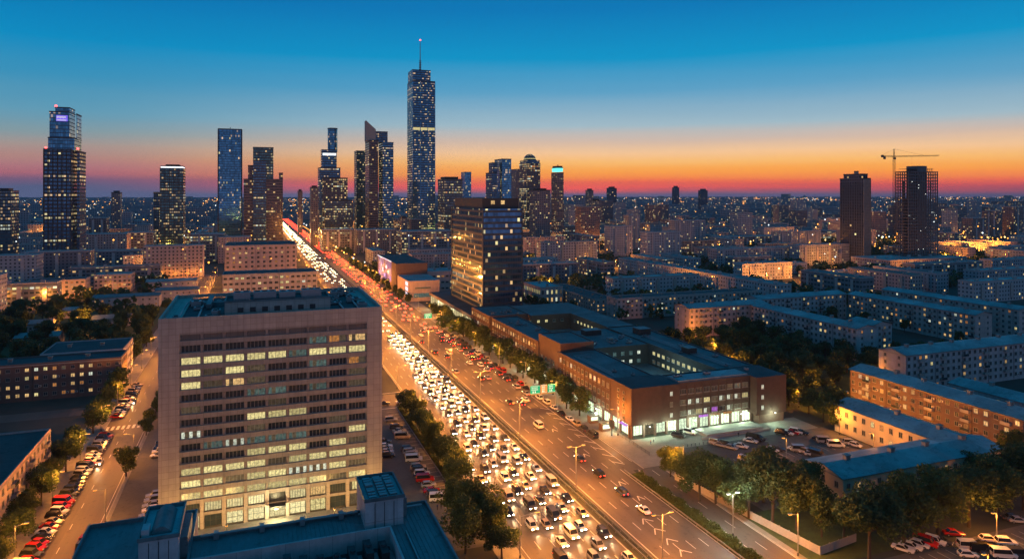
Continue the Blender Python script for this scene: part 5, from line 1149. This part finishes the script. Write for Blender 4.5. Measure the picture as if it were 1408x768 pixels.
for i in range(64):
    for tr in range(50):
        y = 420 + (R.random() ** 1.3) * 1100; x = R.uniform(-.3, 1.4) * y
        if visible(x, y, -20) and not (-70 < x < 120) and not hit(x - 7, x + 7, y - 7, y + 7): break
    street_lamp(x, y, 9, [(0, -1)], f"lamp post, {ordn(i)} of those lighting yards between the apartment blocks", 'lamp posts in the apartment yards', 26000 * (1 + y / 1500), arm=1, hs=1.8)

# ------------------------------------------------------------------ cars
def car_parts(kind):
    P = {}
    body, glass = [], []
    if kind == 'hatch': S = [(-2.05, .36, .60, .70), (-1.95, .28, .74, .80), (-1.0, .26, .88, .87), (.2, .25, .93, .88), (1.5, .27, .95, .87), (1.98, .32, .92, .80), (2.08, .4, .7, .74)]; c = (-1.05, 1.85, -.30, 1.35, .90, 1.44)
    elif kind == 'sedan': S = [(-2.3, .36, .58, .70), (-2.18, .28, .72, .80), (-1.1, .26, .86, .88), (.2, .25, .91, .89), (1.5, .27, .93, .88), (2.2, .32, .88, .80), (2.32, .4, .66, .74)]; c = (-1.0, 1.55, -.25, .95, .89, 1.40)
    else: S = [(-2.25, .42, .80, .76), (-2.15, .34, .95, .86), (-1.2, .32, 1.05, .93), (.2, .31, 1.08, .94), (1.6, .33, 1.10, .93), (2.2, .38, 1.08, .88), (2.28, .46, .8, .8)]; c = (-1.1, 2.1, -.55, 1.85, 1.06, 1.78)
    if kind == 'van': S = [(-2.5, .42, .9, .82), (-2.4, .32, 1.12, .94), (-1.5, .32, 1.3, .98), (.2, .31, 1.3, .98), (1.6, .33, 1.3, .98), (2.5, .36, 1.3, .96), (2.58, .46, 1.2, .92)]; c = (-1.55, 2.5, -1.0, 2.45, 1.28, 2.15)
    if kind == 'bus': S = [(-5.6, .45, 1.0, 1.12), (-5.5, .35, 1.25, 1.22), (-4, .35, 1.3, 1.25), (0, .35, 1.3, 1.25), (4, .35, 1.3, 1.25), (5.5, .35, 1.3, 1.24), (5.6, .45, 1.2, 1.2)]; c = (-5.5, 5.5, -5.2, 5.4, 1.28, 2.95)
    rings = [[(-w, y, z0 + .1), (-w * .86, y, z0), (w * .86, y, z0), (w, y, z0 + .1), (w, y, z1 - .14), (w * .84, y, z1), (-w * .84, y, z1), (-w, y, z1 - .14)] for y, z0, z1, w in S]
    rings = [r[::-1] for r in rings]
    y0, y1, t0, t1, zb, zt = c; wb, wt = S[3][3] * (.97 if kind in ('bus', 'van') else .9), S[3][3] * (.9 if kind in ('bus', 'van') else .7)
    cab = [[(-wb, y0, zb - .04), (wb, y0, zb - .04), (wb, y1, zb - .04), (-wb, y1, zb - .04)], [(-wt, t0, zt), (wt, t0, zt), (wt, t1, zt), (-wt, t1, zt)]]
    roof = (-wt - .02, wt + .02, t0 - .03, t1 + .03, zt + .002, zt + .05)
    return rings, cab, roof, S
CARM = {}
def car_mesh(kind, paint, on):
    key = (kind, paint, on)
    if key in CARM: return CARM[key]
    rings, cab, roof, S = car_parts(kind)
    b = MB(); b.loft(rings, 'car ' + paint, smooth=False); b.box(*roof, 'car ' + paint); f, r = S[0], S[-1]; pil = cab
    for sx in (-1, 1):
        for k_ in (0, 1):
            i0 = (0 if sx < 0 else 1) if k_ == 0 else (3 if sx < 0 else 2); b.bar(Vector(pil[0][i0]) * 1.002, Vector(pil[1][i0]) * 1.002, .05, 'car ' + paint, 4)
    b.box(-S[1][3] * .9, S[1][3] * .9, f[0] - .04, f[0] + .05, f[1] + .02, f[1] + .18, 'dark')
    g_ = MB(); g_.loft(cab, 'carglass'); wz = .32; w = MB(); w.bar((-.1, 0, 0), (.1, 0, 0), wz, 'rubber', 12); w.bar((-.115, 0, 0), (.115, 0, 0), .19, 'steel', 8)
    h = MB(); h.box(-.20, .20, -.06, .06, -.07, .09, 'head' if on else 'headoff'); tl = MB(); tl.box(-.17, .17, -.05, .05, -.08, .10, 'tail' if on else 'tailoff')
    CARM[key] = (b.mesh('body'), g_.mesh('windows'), w.mesh('wheel'), h.mesh('headlight'), tl.mesh('tail_light'), S); return CARM[key]
NC = 0
def car(x, y, rz, label, group, kind=None, paint=None, on=False, beam=0, detail=True, name='parked_car'):
    global NC; NC += 1
    kind = kind or R.choice(['hatch', 'sedan', 'sedan', 'suv', 'hatch', 'sedan', 'suv', 'van']); paint = paint or R.choice(['white', 'white', 'silver', 'silver', 'black', 'dark grey', 'dark grey', 'black', 'dark grey', 'silver', 'beige', 'white', 'red', 'dark blue', 'beige'])
    b, g_, w, h, tl, S = car_mesh(kind, paint, on); t = thing(name, label.format(paint), 'car', (x, y, .045), rz, group)
    ob('body', b, t); ob('windows', g_, t)
    hw = S[1][3]
    if detail:
        for sx in (-1, 1):
            for yy_ in (S[0][0] + .85, S[-1][0] - .85): ob('wheel', w, t, (sx * (S[3][3] - .08), yy_, .32))
    for sx in (-1, 1):
        ob('headlight', h, t, (sx * (S[0][3] - .16), S[0][0] - .01, S[0][2] - .02)); ob('tail_light', tl, t, (sx * (S[-1][3] - .16), S[-1][0] + .01, S[-1][2] - .04))
    if beam: lamp('headlight_beam', t, (0, S[0][0] - .25, .72), beam, (1, .70, .34), .25, 'SPOT', (rad(80), 0, math.pi), 44)
    return t
LANE = ['innermost lane', 'second lane', 'third lane', 'fourth lane', 'outer lane']
OLN = ['lane beside the median', 'second lane', 'third lane', 'fourth lane', 'fifth lane', 'kerb lane']
# oncoming traffic, headlights on
for li, x in enumerate([76.9, 73.2, 69.6, 66.0, 62.4]):
    y = 118 + R.uniform(0, 8); i = 0
    while y < (400 if li < 2 else 380 if li == 2 else 300 if li == 3 else 240):
        car(x + R.uniform(-.12, .12), y, R.uniform(-.01, .01), '{} car, headlights lit, ' + f"{ordn(i)} from the camera in the {LANE[li]} of oncoming traffic", 'oncoming cars on the highway', on=True, beam=(1900 if y < 400 else 0), detail=y < 330, name='driving_car', paint=R.choice(['silver', 'black', 'dark grey', 'beige', 'dark grey', 'white']))
        i += 1; y += R.uniform(8.6, 12.0) if li < 4 else R.uniform(12, 22)
# queue in the slip lane
for i, (px, py) in enumerate([(645, 645), (662, 661), (685, 691), (698, 707), (572, 552)]):
    x, y = G(px, py); car(x, y, rad(4), '{} car, ' + f"{ordn(i)} from the far end of the slip lane queue", 'cars queueing in the slip lane', on=True, beam=1800, name='driving_car', paint=['silver', 'beige', 'dark grey', 'black', 'white'][i])
# outbound traffic, tail lights on
spots = []
for li, x in enumerate([84.9, 88.4, 91.9, 95.4, 98.9, 102]):
    y = {0: 300, 1: 330, 2: 152, 3: 246, 4: 250, 5: 258}[li]; i = 0
    while y < 400:
        car(x + R.uniform(-.25, .25), y, math.pi, '{} outbound car, ' + f"{ordn(i)} from the camera in the {OLN[li]}", 'outbound cars on the highway', on=True, detail=y < 330, name='driving_car', paint=R.choice(['dark grey', 'black', 'silver', 'dark blue', 'dark grey', 'white']))
        i += 1; y += R.uniform(9, 14) if (li >= 4 and y > 250) or y > 400 or (li == 2 and y < 185) else R.uniform(26, 60)
for i, (x, y, r) in enumerate([(-43.4, 236, 0), (-44.6, 152, 0), (-43.8, 300, 0), (-38.2, 132, math.pi)]):
    car(x, y, r, '{} car driving on the left side road, ' + ['just before the crossing', 'near the camera with lit headlights', 'beyond the crossing', 'heading away near the foreground roof'][i], None, on=True, beam=1500, name='driving_car')
# far traffic
m = MB()
for li, x in enumerate([62.4, 66, 69.6, 73.2, 76.9, 88.4, 91.9, 95.4, 98.9, 102]):
    onc = x < 80; y = 406
    while y < 2400:
        p = .55 if onc else .6
        if R.random() < p and not (x in (62.4, 66) and y < 640):
            w = .85; m.loft([[(x - w, y - 2.1, .35), (x + w, y - 2.1, .35), (x + w, y + 2.1, .35), (x - w, y + 2.1, .35)], [(x - w, y - 2, .9), (x + w, y - 2, .9), (x + w, y + 2, .9), (x - w, y + 2, .9)], [(x - w * .8, y - .6, 1.4), (x + w * .8, y - .6, 1.4), (x + w * .8, y + 1.2, 1.4), (x - w * .8, y + 1.2, 1.4)]], 'car silver')
            for sx in (-1, 1): s_ = .12 + y / 5000; m.box(x + sx * .65 - s_, x + sx * .65 + s_, y - 2.3, y - 2.12, .5, .5 + s_ * 2, 'dl_head' if onc else 'tail')
        y += R.uniform(9, 20)
m.obj('distant_traffic', kind='stuff', label='dense distant traffic with headlights and tail lights far down the highway', cat='cars')
# parked cars
i = 0; y = 128
while y < 330:
    if not 262 < y < 280: car(-46.1 + R.uniform(-.2, .2), y, rad(68) + R.uniform(-.05, .05), '{} parked car, ' + f"{ordn(i)} from the camera in the row left of the side road", 'cars parked on the left of the side road', paint='red' if i in (20, 21) else None); i += 1
    y += 2.75 if y < 300 else 5
i = 0; y = 150
while y < 184: car(-34.9, y, rad(80), '{} parked car, ' + f"{ordn(i)} from the camera in the pocket right of the side road", 'cars parked on the right of the side road'); i += 1; y += 2.9
i = 0; y = 158
while y < 206: car(-24.6, y, rad(-86), '{} parked car, ' + f"{ordn(i)} from the camera along the left end of the office block", 'cars parked beside the office block left end'); i += 1; y += 2.9
for i in range(5): car(-27.5, 236 + i * 3, rad(-86), '{} parked car, ' + f"{ordn(i)} from the camera behind the lone tree by the office block", 'cars parked behind the office block left corner')
def pxcars(lst, o, k, rz, lab, group, **kw):
    for i, (a, b) in enumerate(lst):
        x, y = G(o[0] + a / k, o[1] + b / k); car(x, y, rz + R.uniform(-.06, .06), lab.format('{}', ordn(i)) if False else '{} parked car, ' + ordn(i) + ' ' + lab, group, **kw)
pl = [(112, 250), (160, 318), (185, 345), (200, 365), (215, 400), (262, 512), (280, 535), (298, 562), (315, 600), (350, 670), (365, 695), (380, 730)]
pxcars(pl, (520, 540), 6.4, rad(80), 'from the far end of the row beside the grass strip', 'cars parked beside the grass strip')
pxcars([(880, 60), (900, 95), (920, 125), (940, 160), (960, 185), (985, 212)], (380, 640), 4.4, rad(80), 'along the near end of the row beside the grass strip', 'cars parked at the near end of the grass strip')
pxcars([(52, 440), (62, 480), (72, 530), (80, 565), (66, 505)], (520, 540), 6.4, rad(80), 'in the column against the right end of the office block', 'cars parked against the office block right end')
pxcars([(50, 105), (208, 92)], (520, 540), 6.4, rad(90), 'from the left on the cross street', 'cars on the cross street')
i = 0; y = 205
while y < 380: car(104.9 + R.uniform(-.15, .15), y, math.pi, '{} parked car, ' + f"{ordn(i)} from the camera along the kerb of the brick complex", 'cars parked along the brick complex kerb', detail=y < 360); i += 1; y += R.uniform(5.4, 8)
lot = [(110, 205), (165, 190), (285, 238), (305, 246), (330, 250), (352, 258), (400, 252), (445, 228), (462, 222), (485, 216), (590, 192), (612, 192), (636, 190), (655, 187), (680, 190), (520, 272), (545, 270), (570, 268), (420, 318), (450, 308), (350, 345), (372, 362), (650, 268), (675, 272), (700, 280), (725, 288), (755, 296), (790, 232), (815, 240), (840, 250), (765, 222), (905, 238), (930, 248)]
for i, (a, b) in enumerate(lot):
    x, y = G(900 + a / 3.368, 540 + b / 3.368); car(x, y, rad([20, 62][i % 2] if i > 14 else 35), '{} parked car, ' + ordn(i) + ' across the brick complex car park from the shops', 'cars in the brick complex car park')
pr = [(380, 412), (450, 392), (520, 376), (575, 366), (650, 352), (705, 345), (810, 280), (1110, 332), (1252, 362), (950, 402), (1050, 425), (930, 462), (1120, 440), (1235, 470), (1350, 466), (1360, 172), (1310, 150)]
for i, (a, b) in enumerate(pr):
    x, y = G(1180 + a / 6.175, 690 + b / 6.175); car(x, y, rad(28 if i < 6 else 62), '{} parked car, ' + ordn(i) + ' from the left in the lower right car park', 'cars in the lower right car park', paint='white' if i < 3 else None)
print('cars', NC)

# ------------------------------------------------------------------ people
def person_mesh(pose, top, legs):
    J = {'hip': (0, 0, .92), 'chest': (0, 0, 1.25), 'neck': (0, 0, 1.47), 'head0': (0, -.01, 1.56), 'head': (0, -.02, 1.68)}
    s = .16 if pose else .04
    for sx, n in ((-1, 'l'), (1, 'r')):
        J['h' + n] = (sx * .09, 0, .88); J['k' + n] = (sx * .1, -s * sx * .6 - .02, .48); J['f' + n] = (sx * .1, s * sx * 1.3, .08); J['t' + n] = (sx * .11, s * sx * 1.3 - .16, .04)
        J['s' + n] = (sx * .19, 0, 1.40); J['e' + n] = (sx * .24, .03 + s * sx * .5, 1.12); J['w' + n] = (sx * .23, -.06 + s * sx, .86); J['a' + n] = (sx * .22, -.08 + s * sx, .76)
    rd = {'hip': .15, 'chest': .16, 'neck': .06, 'head0': .075, 'head': .10}
    for n in 'lr': rd.update({'h' + n: .10, 'k' + n: .06, 'f' + n: .045, 't' + n: .035, 's' + n: .06, 'e' + n: .045, 'w' + n: .032, 'a' + n: .035})
    E_ = [('hip', 'chest'), ('chest', 'neck'), ('neck', 'head0'), ('head0', 'head')]
    for n in 'lr': E_ += [('hip', 'h' + n), ('h' + n, 'k' + n), ('k' + n, 'f' + n), ('f' + n, 't' + n), ('chest', 's' + n), ('s' + n, 'e' + n), ('e' + n, 'w' + n), ('w' + n, 'a' + n)]
    ks = list(J); me = bpy.data.meshes.new('skeleton'); me.from_pydata([J[q] for q in ks], [(ks.index(a), ks.index(b)) for a, b in E_], [])
    o = bpy.data.objects.new('skeleton', me); COL.objects.link(o); md = o.modifiers.new('s', 'SKIN'); sv = me.skin_vertices[0].data
    for i, q in enumerate(ks): sv[i].radius = (rd[q], rd[q] * (.75 if q in ('hip', 'chest') else 1)); sv[i].use_root = q == 'hip'
    o.modifiers.new('u', 'SUBSURF').levels = 1
    dg = bpy.context.evaluated_depsgraph_get(); out = bpy.data.meshes.new_from_object(o.evaluated_get(dg)); bpy.data.objects.remove(o)
    out.materials.clear()
    for c in (legs, top, 'skin', 'hair'): out.materials.append(M[c])
    for p in out.polygons:
        z = p.center.z; x = abs(p.center.x); p.use_smooth = True
        p.material_index = 0 if z < .9 and x < .2 else (3 if z > 1.68 or (z > 1.55 and p.center.y > .03) else 2 if z > 1.48 or (z < .84 and x > .17) else 1)
    out.name = 'body'; return out
M['skin'] = surf('skin', (.42, .26, .18), .6, .05, 2); M['hair'] = surf('hair', (.02, .015, .01), .7, .1, 3)
for n, c in (('c_dark', (.03, .03, .04)), ('c_white', (.6, .6, .6)), ('c_red', (.35, .04, .04)), ('c_blue', (.04, .07, .18))): M[n] = surf(n.replace('c_', 'cloth '), c, .9, .1, 3)
PM = [person_mesh(a, b, c) for a, b, c in ((1, 'c_dark', 'c_dark'), (0, 'c_white', 'c_dark'), (1, 'c_red', 'c_blue'), (0, 'c_blue', 'c_dark'))]
PL = ['dark clothes', 'white top and dark trousers', 'red top and blue trousers', 'blue top and dark trousers']
PP = [(-14.5, 168, 0, 'walking left of the office entrance'), (-13.6, 168.6, 2, 'walking beside another near the office entrance'), (-12.6, 167.6, 3, 'standing outside the lit lobby'), (2, 170, 1, 'standing before the office lobby doors'), (3.2, 171, 0, 'walking to the office lobby doors'), (43.5, 171, 3, 'standing at the near end of the car park'), (44.6, 171.4, 0, 'walking at the near end of the car park'), (119, 192, 2, 'on the forecourt corner of the brick complex'), (121, 193.5, 1, 'by the lit shop windows at the brick corner'), (113, 214, 0, 'walking along the brick complex pavement'), (113.8, 226, 3, 'standing by the shops near the big sign'), (150, 188, 0, 'on the steps of the brick complex terrace')]
for i, (x, y, k_, d) in enumerate(PP): ob('person', PM[k_], None, (x, y, .13), R.uniform(0, 6.2), f"person in {PL[k_]} {d}", 'person')

# ------------------------------------------------------------------ small street things
def kiosk(x, y, lab):
    t = thing('kiosk', lab, 'kiosk', (x, y, .12)); m = MB(); m.box(-1.6, 1.6, -1.2, 1.2, 0, 2.6, 'brick2'); m.obj('body', t); m = MB(); m.box(-1.9, 1.9, -1.6, 1.5, 2.61, 2.8, 'roof_metal'); m.obj('roof', t); m = MB(); m.box(-1.3, 1.3, -1.26, -1.21, 1, 2.2, 'shop'); m.obj('window', t)
kiosk(111.5, 209, 'brown kiosk with lit hatch on the pavement of the brick complex'); kiosk(111.6, 218, 'kiosk beside the street trees next to the brown kiosk')
t = thing('advertising_pillar', 'tall advertising panel on the pavement before the brick corner', 'advertising panel', (111.2, 203.5, .12)); m = MB(); m.box(-.2, .2, -.1, .1, 0, 5.6, 'dark'); m.obj('post', t); m = MB(); m.box(-.15, .15, -1.6, 1.6, 2.6, 5.4, 'brick2'); m.box(-.17, -.151, -1.4, 1.4, 2.8, 5.2, 'w_dim'); m.obj('panel', t)
for i in range(14):
    t = thing('bollard', 'short dark bollard at the edge of the brick complex forecourt', 'bollard', (120 + i * 1.5, 186.4, .03), group='forecourt bollards'); m = MB(); m.bar((0, 0, 0), (0, 0, .9), .1, 'dark', 8); m.bar((0, 0, .9), (0, 0, 1.0), .13, 'steel', 8); m.obj('shaft', t)

# ------------------------------------------------------------------ the evening air
HZ = True
if HZ:
    m = MB(); m.box(-6500, 22500, -600, 13800, -1, 352, 'steel'); mat = bpy.data.materials.new('haze'); mat.use_nodes = True; n_ = mat.node_tree; n_.nodes.clear()
    o_ = n_.nodes.new('ShaderNodeOutputMaterial'); v_ = n_.nodes.new('ShaderNodeVolumePrincipled'); v_.inputs['Density'].default_value = 5.5e-5; v_.inputs['Color'].default_value = (.45, .62, .82, 1); n_.links.new(v_.outputs[0], o_.inputs['Volume'])
    m.ms = [mat]; hz = m.obj('haze', kind='stuff', label='thin evening haze filling the air over the city', cat='haze')
